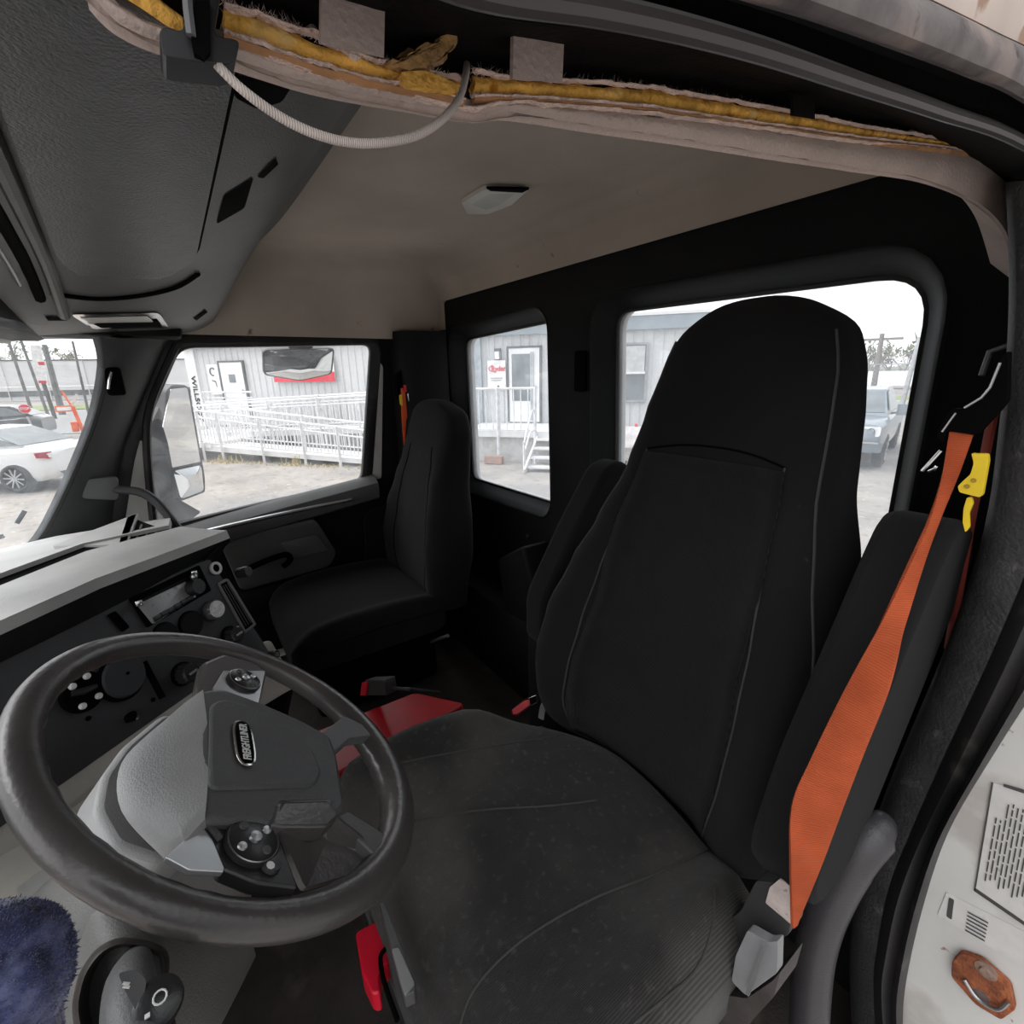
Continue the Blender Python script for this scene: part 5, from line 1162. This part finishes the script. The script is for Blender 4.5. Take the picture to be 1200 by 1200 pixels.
# ---- aluminium access ramp: two railed runs
m_conc = mat('ramp_deck_metal', (.72, .72, .72), .5, noise=(3, .08))
def railing(par, p, s0, s1, zt0, zt1, zb0, zb1, posts, gap=.12, mid=True, ext=0, legs=True):
    za = lambda s, a, c: a + (c - a) * (s - s0) / (s1 - s0)
    b = MB().tube([E(s0, p, zt0), E(s1 + ext, p, za(s1 + ext, zt0, zt1))], .032, 8)
    if mid: b.tube([E(s0, p, zt0 - .20), E(s1, p, zt1 - .20)], .024, 6)
    b.tube([E(s0, p, zb0 + .10), E(s1, p, zb1 + .10)], .022, 6); obj('handrail', b, m_alu, par)
    b = MB(); s = s0 + gap / 2
    while s < s1: b.tube([E(s, p, za(s, zb0, zb1) + .10), E(s, p, za(s, zt0, zt1) - .20 * mid)], .016, 5); s += gap
    obj('balusters', b, m_alu, par)
    for s in posts:
        obj('post', MB().bar(E(s, p - .03, GZ if legs else za(s, zb0, zb1)), E(s, p - .03, za(s, zt0, zt1) + .02), .06, .06), m_alu, par)
rp = thing('access_ramp', 'pale metal wheelchair ramp with rows of railings in front of the office', 'ramp', E(-11, 11.5, GZ))
obj('ramp_deck', MB().loft([[E(-13.2, p, z) for p, z in ((11.15, -.74), (12.2, -.74), (12.2, -.90), (11.15, -.90))], [E(-5.6, p, z) for p, z in ((11.15, -1.08), (12.2, -1.08), (12.2, -1.19), (11.15, -1.19))]]), m_conc, rp)
obj('ramp_deck', MB().loft([[E(-15.8, p, z) for p, z in ((12.7, -.62), (13.8, -.62), (13.8, -.80), (12.7, -.80))], [E(-8.0, p, z) for p, z in ((12.7, -.28), (13.8, -.28), (13.8, -.45), (12.7, -.45))]]), m_conc, rp)
EB('landing', m_conc, rp, (-16.6, -12.9, 11.1, 14.8, -.80, -.66)); EB('landing', m_conc, rp, (-8.2, -5.8, 12.6, 14.8, -.45, -.30))
railing(rp, 11.10, -13.1, -5.6, .30, -.36, -.74, -1.08, (-12.45, -10.95, -9.5, -8.35, -6.9))
railing(rp, 12.25, -13.1, -5.6, .30, -.36, -.74, -1.08, (-12.4, -10.4, -8.4, -6.4), gap=.16)
railing(rp, 12.65, -15.9, -8.1, .30, .66, -.66, -.30, (-15.8, -13.9, -12.0, -10.1, -8.2))
railing(rp, 13.85, -15.9, -8.1, .38, .72, -.66, -.30, (-15.0, -13.0, -11, -9), gap=.18)
railing(rp, 11.08, -14.3, -13.1, .28, .28, -.70, -.70, (-14.2, -13.15))
railing(rp, 14.3, -16.5, -14.2, .72, .72, -.4, -.4, (-16.4, -15.4), gap=.5)
# weeds along the ramp foot
m_weed = mat('dry_weeds', (.45, .33, .13), .9, noise=(20, .4), stain=(9, (.20, .24, .09), .5, .1))
b = MB(); rr = random.Random(5)
for k in range(300):
    s = rr.uniform(-13.2, -6) if k % 3 else rr.choice([-9.9, -12.2, -7.0]) + rr.gauss(0, .25); p = 10.98 + rr.gauss(0, .10); h = rr.uniform(.02, .09 if k % 3 else .3)
    q = E(s, p, GZ); b.prism([q, q + ED * .03, q + V(rr.gauss(0, .05), rr.gauss(0, .05), h)], (0, .01, 0))
tag(obj('roadside_weeds', b, m_weed), 'tufts of dry yellow weeds along the foot of the ramp', 'weeds', kind='stuff')
# ---- entry deck with steps, seen through the small rear window
dk = thing('entry_deck', 'pale entry deck with steps and handrails below the office door with the red lettered sign', 'deck', E(-3.5, 12.6, GZ))
EB('platform', m_conc, dk, (-5.5, -2.3, 12.6, 14.8, -.50, -.34)); EB('skirt', mat('skirt_pale', (.50, .49, .47), .8), dk, (-5.5, -2.3, 12.75, 12.8, GZ, -.5))
for k in range(4): EB('step', m_conc, dk, (-3.12 + .0 * k, -1.9, 12.30 - .30 * k, 12.62 - .30 * k, -.54 - .19 * k, -.50 - .19 * k))
for s_ in (-3.14, -1.9): obj('stringer', MB().bar(E(s_, 12.6, -.55), E(s_, 11.25, -1.2), .05, .22), m_alu, dk)
railing(dk, 12.6, -5.3, -3.2, .80, .80, -.40, -.40, (-5.3, -4.25, -3.2), gap=.20, mid=False)
obj('handrail', MB().tube(spline([E(-3.18, 12.6, .10), E(-3.18, 12.2, .25), E(-3.18, 11.6, -.25), E(-3.18, 11.35, -.55), E(-3.18, 11.5, -.62), E(-3.18, 12.0, -.28), E(-3.18, 12.6, -.3)], 6), .025, 8), m_alu, dk)
obj('handrail', MB().tube(spline([E(-1.9, 12.6, .10), E(-1.9, 12.2, .25), E(-1.9, 11.6, -.25), E(-1.9, 11.35, -.55), E(-1.9, 11.5, -.62), E(-1.9, 12.0, -.28)], 6), .025, 8), m_alu, dk)
for s_ in (-3.18, -1.9): obj('post', MB().bar(E(s_, 11.36, GZ), E(s_, 11.36, -.45), .04, .04), m_alu, dk)
b = MB().box(E(-4.3, 12.3, -1.08), (.5, .2, .2), E3); tag(obj('parcel', b, mat('brown_card', (.35, .22, .17), .8)), 'small reddish brown box on the ground under the entry deck', 'box')
# ---- red cones and white barricade
def cone(s, p, label):
    t = thing('traffic_cone', label, 'cone', E(s, p, GZ), 'red cones before the office window'); c = E(s, p, GZ)
    obj('base', MB().box(c + V(0, 0, .02), (.34, .34, .04), E3, .008), m_dark, t); obj('cone', MB().lathe(c, (0, 0, 1), [(.14, .03), (.03, .72), (0, .72)], 16), mat('cone_red', (.80, .06, .04), .45), t)
    obj('white_collar', MB().lathe(c, (0, 0, 1), [(.090, .36), (.092, .36), (.068, .50), (.066, .50)], 16), m_wht, t)
cone(-.96, 13.0, 'red cone at the very edge of the large back window'); cone(-.52, 13.0, 'red cone nearer the driver seat')
t = thing('white_barrier', 'white plastic barrier standing behind the red cones', 'barrier', E(-.7, 13.6, GZ)); EB('panel', m_sgn, t, (-1.25, .1, 13.55, 13.65, -.85, -.28))
for s_ in (-1.0, -.2): obj('foot', MB().bar(E(s_, 13.3, GZ + .03), E(s_, 13.9, GZ + .03), .06), m_sgn, t); EB('upright', m_sgn, t, (s_ - .03, s_ + .03, 13.56, 13.64, GZ, -.8))
for s_ in (-1.05, -.62): obj('red_lamp', MB().ball(E(s_, 13.6, -.24), .05, n=10), m_redb, t)

# ---- vehicles: bodies lofted from side profiles
def car(name, label, cat, M, Ln, Wd, prof_, gh, mbody, dark=m_dglass, truck=False, rw=.34, wx=(.82, .80), tail=None):
    """prof_: list of (x, z low, z high, half width scale); gh: greenhouse list of (x, z, halfwidth)"""
    t = thing(name, label, cat, M @ V(0, 0, 0)); R = []
    for x, z0, z1, k in prof_:
        h = Wd / 2 * k; R.append([M @ V(x, a * h, z) for a, z in ((-.86, z0), (-.98, z0 + .12), (-1, (z0 + z1) / 2), (-.97, z1 - .08), (-.86, z1), (-.4, z1 + .03), (0, z1 + .04), (.4, z1 + .03), (.86, z1), (.97, z1 - .08), (1, (z0 + z1) / 2), (.98, z0 + .12), (.86, z0))])
    obj('body', MB().loft(R), mbody, t, ang=40)
    zb = gh[0][1]; P = [(x, z) for x, z, _ in gh]
    lower = [M @ V(x, s_ * Wd / 2 * .90, z) for s_ in (1,) for x, z in P]
    def side_(k, w0, w1): return [M @ V(x, k * Wd / 2 * (w0 if z < zb + .12 else w1), z) for x, z in P]
    obj('cabin', MB().loft([side_(-1, .88, .70), side_(-1, .5, .45), side_(0, 0, 0), side_(1, .5, .45), side_(1, .88, .70)]), mbody, t, ang=30)
    # glass panels just proud of the cabin
    c = sum((V(x, 0, z) for x, z in P), V(0, 0, 0)) / len(P)
    for k in (-1, 1):
        G = [(c.x + (x - c.x) * .86, c.z + (z - c.z) * (.72)) for x, z in P]
        obj('side_window', MB().prism([M @ V(x, k * Wd / 2 * ((.885 if z < zb + .14 else .73) + .02), z) for x, z in G], E3 @ V(0, 0, 0) + (M.to_3x3() @ V(0, -k * .02, 0))), dark, t)
    (xa, za), (xb, zb_) = P[0], P[1]
    def screen(p, q, nm): 
        a = V(p[0], 0, p[1]); b_ = V(q[0], 0, q[1]); o = V(-(b_ - a).z, 0, (b_ - a).x).normalized() * .015
        if (o.x > 0) != (a.x > c.x): o = -o
        a2, b2 = a.lerp(b_, .12) + o, a.lerp(b_, .92) + o
        obj(nm, MB().prism([M @ (a2 + V(0, -Wd * .40, 0)), M @ (a2 + V(0, Wd * .40, 0)), M @ (b2 + V(0, Wd * .33, 0)), M @ (b2 + V(0, -Wd * .33, 0))], M.to_3x3() @ (-o)), dark, t)
    screen(P[0], P[1], 'windscreen'); screen(P[-1], P[-2], 'rear_window')
    for x in (prof_[0][0] * 0 + Ln / 2 - wx[0], -Ln / 2 + wx[1]):
        for k in (-1, 1):
            cc = M @ V(x, k * (Wd / 2 - .12), rw); ax = M.to_3x3() @ V(0, k, 0)
            wheel = obj('wheel', MB().lathe(cc - ax * .10, ax, [(0, 0), (rw, 0), (rw, .20), (rw * .78, .235), (rw * .66, .22), (0, .20)], 26), m_rubber, t)
            b = MB().lathe(cc - ax * .10, ax, [(0, .2), (rw * .67, .225), (rw * .67, .232), (rw * .58, .21), (0, .205)], 22); obj('rim', b, m_dark, wheel)
            b = MB()
            u_ = ax.orthogonal().normalized(); v_ = ax.cross(u_)
            for j in range(10): q = 2 * PI * j / 10; b.bar(cc + ax * .125, cc + ax * .132 + (u_ * math.cos(q) + v_ * math.sin(q)) * rw * .64, .03, .03)
            obj('spokes', b, m_steel, wheel)
    return t
def place(x, y, deg): return Matrix.Translation((x, y, GZ)) @ Matrix.Rotation(math.radians(deg), 4, 'Z')
# white saloon: rear three quarters towards us, nose away to the left
Ms = place(16.4, 5.15, 60)
m_wcar = mat('white_car_paint', (.78, .79, .80), .25, coat=.6, noise=(2, .03))
L_ = 4.6; sal = car('white_saloon', 'white saloon car parked outside, seen through the windscreen corner', 'car', Ms, L_, 1.85,
    [(2.28, .35, .58, .70), (2.2, .25, .66, .86), (1.9, .22, .74, .96), (1.2, .22, .84, 1), (.5, .22, .90, 1), (-.6, .22, .94, 1), (-1.5, .22, .98, 1), (-1.95, .24, 1.0, .96), (-2.2, .30, .98, .88), (-2.3, .38, .88, .78)],
    [(1.0, .86), (.15, 1.38), (-.3, 1.43), (-.8, 1.41), (-1.75, .99)] and [(1.0, .86, 0), (.15, 1.38, 0), (-.3, 1.43, 0), (-.8, 1.41, 0), (-1.75, .99, 0)], m_wcar)
for k in (-1, 1):
    obj('tail_light', MB().prism([Ms @ V(x, k * y, z) for x, y, z in [(-2.24, .45, .90), (-2.20, .78, .90), (-2.02, .90, .89), (-2.04, .90, .78), (-2.22, .80, .76), (-2.27, .45, .80)]], Ms.to_3x3() @ V(-.03, k * .02, 0)), mat('tail_red', (.45, .02, .04), .2), sal)
obj('bumper_insert', MB().prism([Ms @ V(-2.30, y, z) for y, z in [(-.6, .34), (.6, .34), (.7, .44), (-.7, .44)]], Ms.to_3x3() @ V(-.02, 0, 0)), m_charcoal, sal)
# dark estate further off
Md = place(30, 7.3, 0) @ Matrix.Rotation(math.radians(100), 4, 'Z')
Md = place(29.5, 8.1, 82)
dkc = car('dark_estate_car', 'dark grey car parked beyond the white saloon', 'car', Md, 4.7, 1.85,
    [(2.3, .35, .6, .75), (2.1, .25, .75, .92), (1.2, .22, .88, 1), (0, .22, .95, 1), (-1.5, .22, 1.0, 1), (-2.1, .26, 1.02, .95), (-2.3, .36, .9, .85)],
    [(.9, .9, 0), (.2, 1.45, 0), (-.6, 1.5, 0), (-1.4, 1.46, 0), (-2.1, 1.02, 0)], mat('dark_car_paint', (.07, .08, .085), .2, coat=.6))
# pickup facing us beyond the big rear window
Mp = place(5.75, -14.6, 104)
m_pk = mat('slate_pickup_paint', (.20, .235, .27), .25, .3, coat=.5)
pk = car('pickup_truck', 'slate coloured pickup truck facing the cab, half hidden by the driver seat', 'truck', Mp, 5.6, 2.0,
    [(2.8, .50, .95, .80), (2.72, .42, 1.08, .92), (2.4, .38, 1.14, .98), (1.6, .38, 1.18, 1), (.6, .38, 1.20, 1), (-.9, .38, 1.20, 1), (-2.6, .42, 1.22, 1), (-2.8, .5, 1.2, .96)],
    [(1.35, 1.18, 0), (.65, 1.80, 0), (.1, 1.86, 0), (-.9, 1.84, 0), (-1.25, 1.18, 0)], m_pk, rw=.42, wx=(.95, 1.0))
M3 = Mp.to_3x3()
def pf(nm, x, y0, y1, z0, z1, m, d=.04, r=.04): return obj(nm, MB().prism([Mp @ V(x, p.x, p.y) for p in rnd([V(y0, z0, 0), V(y1, z0, 0), V(y1, z1, 0), V(y0, z1, 0)], r, 3)], M3 @ V(d, 0, 0)), m, pk)
g_ = pf('grille', 2.78, -.52, .52, .72, 1.08, m_charcoal, .05, .1)
b = MB()
for k in range(5): b.box(Mp @ V(2.84, 0, .77 + .065 * k), (.01, .94, .012), M3)
obj('grille_bars', b, m_steel, g_)
for k in (-1, 1):
    h_ = pf('headlight', 2.70, k * .56, k * .90, .82, 1.04, mat('headlight_glass', (.75, .77, .78), .1), .08, .05); obj('lamp_ring', MB().tube([Mp @ V(2.79, k * .72 + .07 * math.cos(q), .93 + .07 * math.sin(q)) for q in [2 * PI * j / 14 for j in range(14)]], .012, 6, cyc=True), m_charcoal, h_)
    mr = obj('door_mirror', MB().box(Mp @ V(.95, k * 1.17, 1.32), (.14, .26, .20), M3, .03), m_pk, pk); obj('mirror_arm', MB().bar(Mp @ V(.95, k * .9, 1.22), Mp @ V(.95, k * 1.12, 1.28), .05), m_charcoal, mr)
pf('bumper', 2.74, -.98, .98, .46, .70, mat('bumper_slate', (.11, .13, .15), .4), .12, .05); pf('bumper_strip', 2.86, -.9, .9, .66, .70, m_steel, .01, .01); pf('lower_grille', 2.86, -.5, .5, .50, .62, m_dark, .01, .03)

# ---- background to the right: kerb, grass, fence, poles, trees
def R_(px, py, dist):          # ground plan point along a sight line at horizontal distance
    d = ray(px, py); k = dist / math.hypot(d.x, d.y); return CAM + d * k
b = MB().prism([V(-6, -40, GZ + .01), V(40, -36, GZ + .01), V(42, -43, GZ + .01), V(-6, -47, GZ + .01)], (0, 0, .06)); structure(obj('grass_verge', b, mat('green_grass', (.20, .27, .08), .9, noise=(2, .3), bump=1, bscale=40)))
b = MB().prism([V(-6, -39.6, GZ), V(40, -35.6, GZ), V(40, -36, GZ), V(-6, -40, GZ)], (0, 0, .14)); structure(obj('kerb', b, mat('kerb_concrete', (.55, .54, .52), .8)))
fn = thing('chain_link_fence', 'grey chain link fence beyond the pickup truck', 'fence', V(12, -34, GZ))
A0, A1 = V(2, -32, GZ), V(24, -29, GZ)
for k in range(8): q = A0.lerp(A1, k / 7); obj('post', MB().tube([q, q + V(0, 0, 2.5)], .05, 6), m_steel, fn)
b = MB()
for z in (.1, 1.3, 2.45): b.tube([A0 + V(0, 0, z), A1 + V(0, 0, z)], .03, 5)
obj('rails', b, m_steel, fn)
b = MB(); Lf = (A1 - A0); nn_ = 110
for k in range(nn_):
    q = A0 + Lf * (k / nn_)
    for s_ in (-1, 1): 
        e = q + Lf.normalized() * 2.4 * s_
        if 0 <= (e - A0).dot(Lf.normalized()) <= Lf.length: b.bar(q + V(0, 0, .05), e + V(0, 0, 2.45), .008)
obj('mesh', b, m_steel, fn)
m_wood = mat('weathered_pole', (.22, .20, .18), .8)
def pole(label, base, top, r, arms=(), nm='utility_pole', m=None):
    t = thing(nm, label, 'pole', base); m = m or m_wood; obj('mast', MB().tube([base, top], [r, r * .7], 8), m, t)
    for h, w_ in arms:
        c = base.lerp(top, h); obj('cross_arm', MB().bar(c - V(w_, w_ * .3, 0), c + V(w_, w_ * .3, 0), .12), m, t)
    return t
def gp(px, dist): p = R_(px, 445, dist); p.z = GZ; return p
q = gp(1026, 34); pole('leaning grey utility pole behind the pickup truck', q, R_(1034, 391, 34), .16, ((.93, .9),))
q = gp(1062, 30); pole('thin pale pole by the fence, nearest the window edge', q, R_(1078, 395, 30), .12, (), m=m_steel)
# trees
m_bark = mat('bare_bark', (.24, .21, .19), .9); m_leaf = mat('sparse_foliage', (.20, .20, .12), .9, noise=(3, .4))
def tree(base, h, seed, label, grp, leaf=0):
    t = thing('bare_tree', label, 'tree', base, grp); rr = random.Random(seed); b = MB(); tips = []
    def br(p, d, l, r, k):
        e = p + d * l; b.tube([p, e], [r, r * .65], 5)
        if k == 0: tips.append(e); return
        for j in range(3):
            nd = (d + V(rr.gauss(0, .5), rr.gauss(0, .5), rr.gauss(.1, .3))).normalized(); br(p.lerp(e, rr.uniform(.6, 1)), nd, l * rr.uniform(.6, .8), r * .6, k - 1)
    br(base, V(0, 0, 1), h * .38, h * .025, 4); obj('branches', b, m_bark, t)
    if leaf:
        b = MB()
        for e in tips:
            for j in range(leaf): c = e + V(rr.gauss(0, .35), rr.gauss(0, .35), rr.gauss(0, .3)); b.prism([c, c + V(rr.gauss(0, .3), .1, rr.gauss(0, .3)), c + V(.1, rr.gauss(0, .3), rr.gauss(0, .3))], (.02, .02, .02))
        obj('leaves', b, m_leaf, t)
for k, (px, dd, h) in enumerate(((1018, 75, 5.4), (1040, 78, 5.8), (1056, 72, 5.0), (1074, 80, 6.2), (1090, 74, 5.4))):
    tree(gp(px, dd), h, k, 'bare leafless tree in the line behind the fence, ' + ('just right of the headrest', 'second from the headrest', 'in the middle of the row', 'tallest, right of the leaning pole', 'nearest the window frame')[k], 'bare trees behind the fence', 1)
b = MB()
for k in range(26):
    c = gp(1000 + k * 5, 88 + (k % 3) * 2); b.ball(c + V(0, 0, 1.0), 1.3, (1.2, 1, .9 + .3 * rr.random()), 8)
tag(obj('far_hedge', b, mat('grey_hedge', (.22, .23, .19), .9, noise=(1, .4))), 'low grey green scrub along the horizon behind the fence', 'hedge', kind='stuff')
b = MB().box(gp(1060, 66) + V(0, 0, 1.0), (26, 2.2, 1.6), Matrix.Rotation(.1, 3, 'Z')); tag(obj('parked_trailer', b, m_wht), 'long pale low structure beyond the grass behind the fence', 'trailer')

# ---- background to the left through the windscreen
b = MB().prism([V(30, 3, GZ + .01), V(60, -6, GZ + .01), V(80, 40, GZ + .01), V(42, 36, GZ + .01)], (0, 0, .02)); structure(obj('side_road', b, mat('grey_road', (.27, .27, .27), .9)))
b = MB().prism([V(56, 2, GZ), V(66, 0, GZ), V(74, 40, GZ), V(62, 36, GZ)], (0, 0, .09)); structure(obj('grass_strip', b, mat('pale_green_grass', (.19, .24, .09), .9, noise=(1, .3))))
wb = thing('white_warehouse', 'long low white warehouse across the road beyond the windscreen', 'building', V(92, 16, GZ))
FWb = frame((88, 0, GZ), V(.25, 1, 0), V(-1, .25, 0)); W3b = FWb.to_3x3()
def wbx(nm, m, s0, s1, p0, p1, z0, z1): return obj(nm, MB().box(FWb @ V((s0 + s1) / 2, (p0 + p1) / 2, (z0 + z1) / 2), (s1 - s0, abs(p1 - p0), z1 - z0), W3b), m, wb)
wbx('wall', mat('warehouse_white', (.80, .81, .83), .6, noise=(1, .04)), -12, 60, -12, 0, .0, 5.2); wbx('window_strip', m_dglass, -10, 58, 0, .12, .6, 1.3); wbx('roof_edge', m_charcoal, -12, 60, -12, .1, 5.2, 5.35)
for k in range(16): wbx('panel_joint', m_wht, -11 + 4.4 * k, -10.9 + 4.4 * k, 0, .14, 0, 5.2)
b = MB().tube([FWb @ V(-12, 14, 1.9), FWb @ V(60, 14, 1.9)], .06, 5); tag(obj('road_barrier', b, m_alu), 'thin white rail running along the road before the warehouse', 'rail')
m_pole2 = mat('grey_lamp_pole', (.16, .16, .16), .7)
for k, (xb, yb, xt, yt, dd, r) in enumerate(((27, 462, 6, 388, 40, .09), (45, 478, 22, 392, 42, .09), (62, 452, 52, 404, 50, .22), (93, 480, 85, 400, 36, .07))):
    q = gp(xb, dd); pole(('leaning lamp pole nearest the left edge of the windscreen', 'second leaning lamp pole from the left edge', 'thick dark post right of the tall sign pylon', 'slender pole nearest the windscreen pillar')[k], q, R_(xt, yt, dd), r, nm='lamp_pole', m=m_pole2)
# sign pylon with red lettering
t = thing('sign_pylon', 'tall white roadside sign pylon with red marks beyond the saloon', 'sign', gp(48, 45))
pq = lambda px, py: R_(px, py, 45)
def pyl(nm, q, m, d=.1): return obj(nm, MB().prism([pq(a, c) + V(d, 0, 0) * 0 for a, c in q], (-.12 - d, 0, 0)), m, t)
pyl('panel', [(36, 405), (48, 405), (56, 446), (42, 446)], m_sgn); pyl('cabinet', [(38, 407), (46, 407), (48, 414), (39, 414)], m_charcoal, .1); pyl('red_letters', [(42, 424), (52, 424), (53, 428), (43, 428)], m_rsgn, .1); pyl('red_base', [(46, 444), (54, 444), (55, 449), (46, 449)], m_rsgn, .1)
obj('legs', MB().tube([gp(52, 45), pq(50, 446)], .12, 6), m_charcoal, t)
# stop sign
t = thing('stop_sign', 'red octagonal stop sign in front of the dark car', 'sign', gp(29, 22)); c = R_(29, 479, 22); td = (CAM - c).normalized(); FS = frame(c, V(0, 0, 1).cross(td), V(0, 0, 1))
oc8 = [(.155 * math.cos(PI / 8 + k * PI / 4), .155 * math.sin(PI / 8 + k * PI / 4)) for k in range(8)]
q8 = plate([oc8], .02, 0, FS); obj('white_border', q8, m_sgn, t); obj('red_face', plate([[(a * .9, d * .9) for a, d in oc8]], .02, 0, FS @ Matrix.Translation((0, 0, .008))), m_rsgn, t)
obj('lettering', text('STOP', .10, FS @ Matrix.Translation((0, 0, .02)), .004, width=.22, bold=.002), m_sgn, t); obj('post', MB().tube([gp(29, 22), c - V(0, 0, .25)], .03, 6), m_steel, t)
# orange gate barrier with sign
t = thing('gate_barrier', 'orange red gate machine with a white sign board and a raised arm', 'barrier', gp(87, 20)); c = R_(87, 490, 20); u_ = V(0, 0, 1).cross((CAM - c).normalized()).normalized()
m_or = mat('gate_orange', (.85, .16, .06), .5)
g0 = gp(87, 20); obj('post', MB().bar(g0, R_(85, 476, 20), .09), m_or, t); obj('machine', MB().box(R_(88, 500, 20), (.16, .16, .30), bev=.02), m_or, t)
obj('arm', MB().bar(R_(84, 476, 20), R_(72, 458, 20), .05), m_or, t); obj('arm', MB().bar(R_(84, 476, 20), R_(90, 462, 20), .06), mat('gate_white', (.7, .6, .55), .5), t)
FSg = frame(R_(75, 479, 19.8), u_, V(0, 0, 1)); obj('sign_board', plate([[(-.20, -.09), (.20, -.09), (.20, .09), (-.20, .09)]], .04, 0, FSg), m_or, t); obj('sign_face', plate([[(-.16, -.05), (.16, -.05), (.16, .05), (-.16, .05)]], .02, 0, FSg @ Matrix.Translation((0, 0, .022))), m_sgn, t)
# left trees
for k, (px, dd, h) in enumerate(((10, 132, 10.5), (24, 140, 9.5), (80, 128, 9))):
    tree(gp(px, dd), h, 20 + k, ('bare tree above the warehouse at the left edge of the windscreen', 'bare tree above the warehouse beside the leaning pole', 'leafy clump above the warehouse right of the sign pylon')[k], 'trees beyond the warehouse', 3)

# ================================================================== TRUCK'S OWN OUTSIDE MIRRORS
sm = thing('side_mirror', 'tall black framed truck side mirror with a small convex glass below', 'mirror', hx(215, 560, 2.32))
XM = Vector((-.72, -.68, -.10)).normalized(); MC = V(2.33, 1.10, 1.0)
mh = lambda a, c, d=0: hp(a, c, MC + XM * d, XM)
hs = [(196, 458), (203, 451), (218, 451), (223, 455), (241, 560), (241, 577), (215, 587), (210, 586), (206, 560), (192, 500)]
obj('housing', MB().prism(rnd([mh(a, c, 0) for a, c in hs], .012, 3), -XM * .06), m_rubber, sm, bev=.006)
obj('back_shell', MB().prism(rnd([mh(a, c, -.03) for a, c in [(176, 500), (190, 470), (200, 456), (210, 585), (222, 592), (236, 600), (215, 616), (198, 612), (180, 560)]], .012, 3), -XM * .10), m_black, sm, bev=.01)
obj('flat_glass', MB().prism(rnd([mh(a, c, .003) for a, c in [(200, 456), (218, 454), (220, 456), (235, 541), (202, 548), (197, 520), (191, 500)]], .006, 3), -XM * .004), m_mirror, sm)
G = [mh(a, c, .003) for a, c in [(203, 552), (236, 545), (239, 575), (212, 585)]]; c = sum(G, V(0, 0, 0)) / 4; b = MB(); R = []
for f, d in ((1, 0), (.8, .004), (.5, .009), (.2, .012)): R.append([c + (p - c) * f + XM * d for p in rnd(G, .02, 4)])
obj('convex_glass', MB().loft(R), m_mirror, sm, ang=80)
b = MB().bar(mh(203, 551, .004), mh(236, 543, .004), .006, .006); obj('divider', b, m_dark, sm)
b = MB().tube(spline([mh(190, 590, -.05), mh(183, 600, -.1), hx(176, 628, 2.10)], 4), .03, 8); obj('arm', b, m_charcoal, sm)
cm = thing('look_down_mirror', 'small oblong convex mirror hanging outside the top of the passenger window', 'mirror', hx(350, 425, 2.2))
XC = Vector((-.84, .0, -.54)).normalized(); CC = hx(350, 425, 2.22); ch = lambda a, c, d=0: hp(a, c, CC + XC * d, XC)
hs = rnd([ch(a, c) for a, c in [(309, 411), (350, 409), (391, 409), (388, 438), (352, 446), (310, 439)]], .02, 4); c = sum(hs, V(0, 0, 0)) / len(hs)
obj('housing', MB().loft([[c + (p - c) * f - XC * d for p in hs] for f, d in ((1.03, 0), (1.04, .01), (.8, .05), (.3, .06))]), m_charcoal, cm)
obj('convex_glass', MB().loft([[c + (p - c) * f + XC * d for p in hs] for f, d in ((.98, .0), (.8, .006), (.5, .013), (.2, .016))]), m_mirror, cm, ang=80)
b = MB().box(hx(352, 405, 2.16), (.10, .08, .03), bev=.008); obj('bracket', b, m_dark, cm)
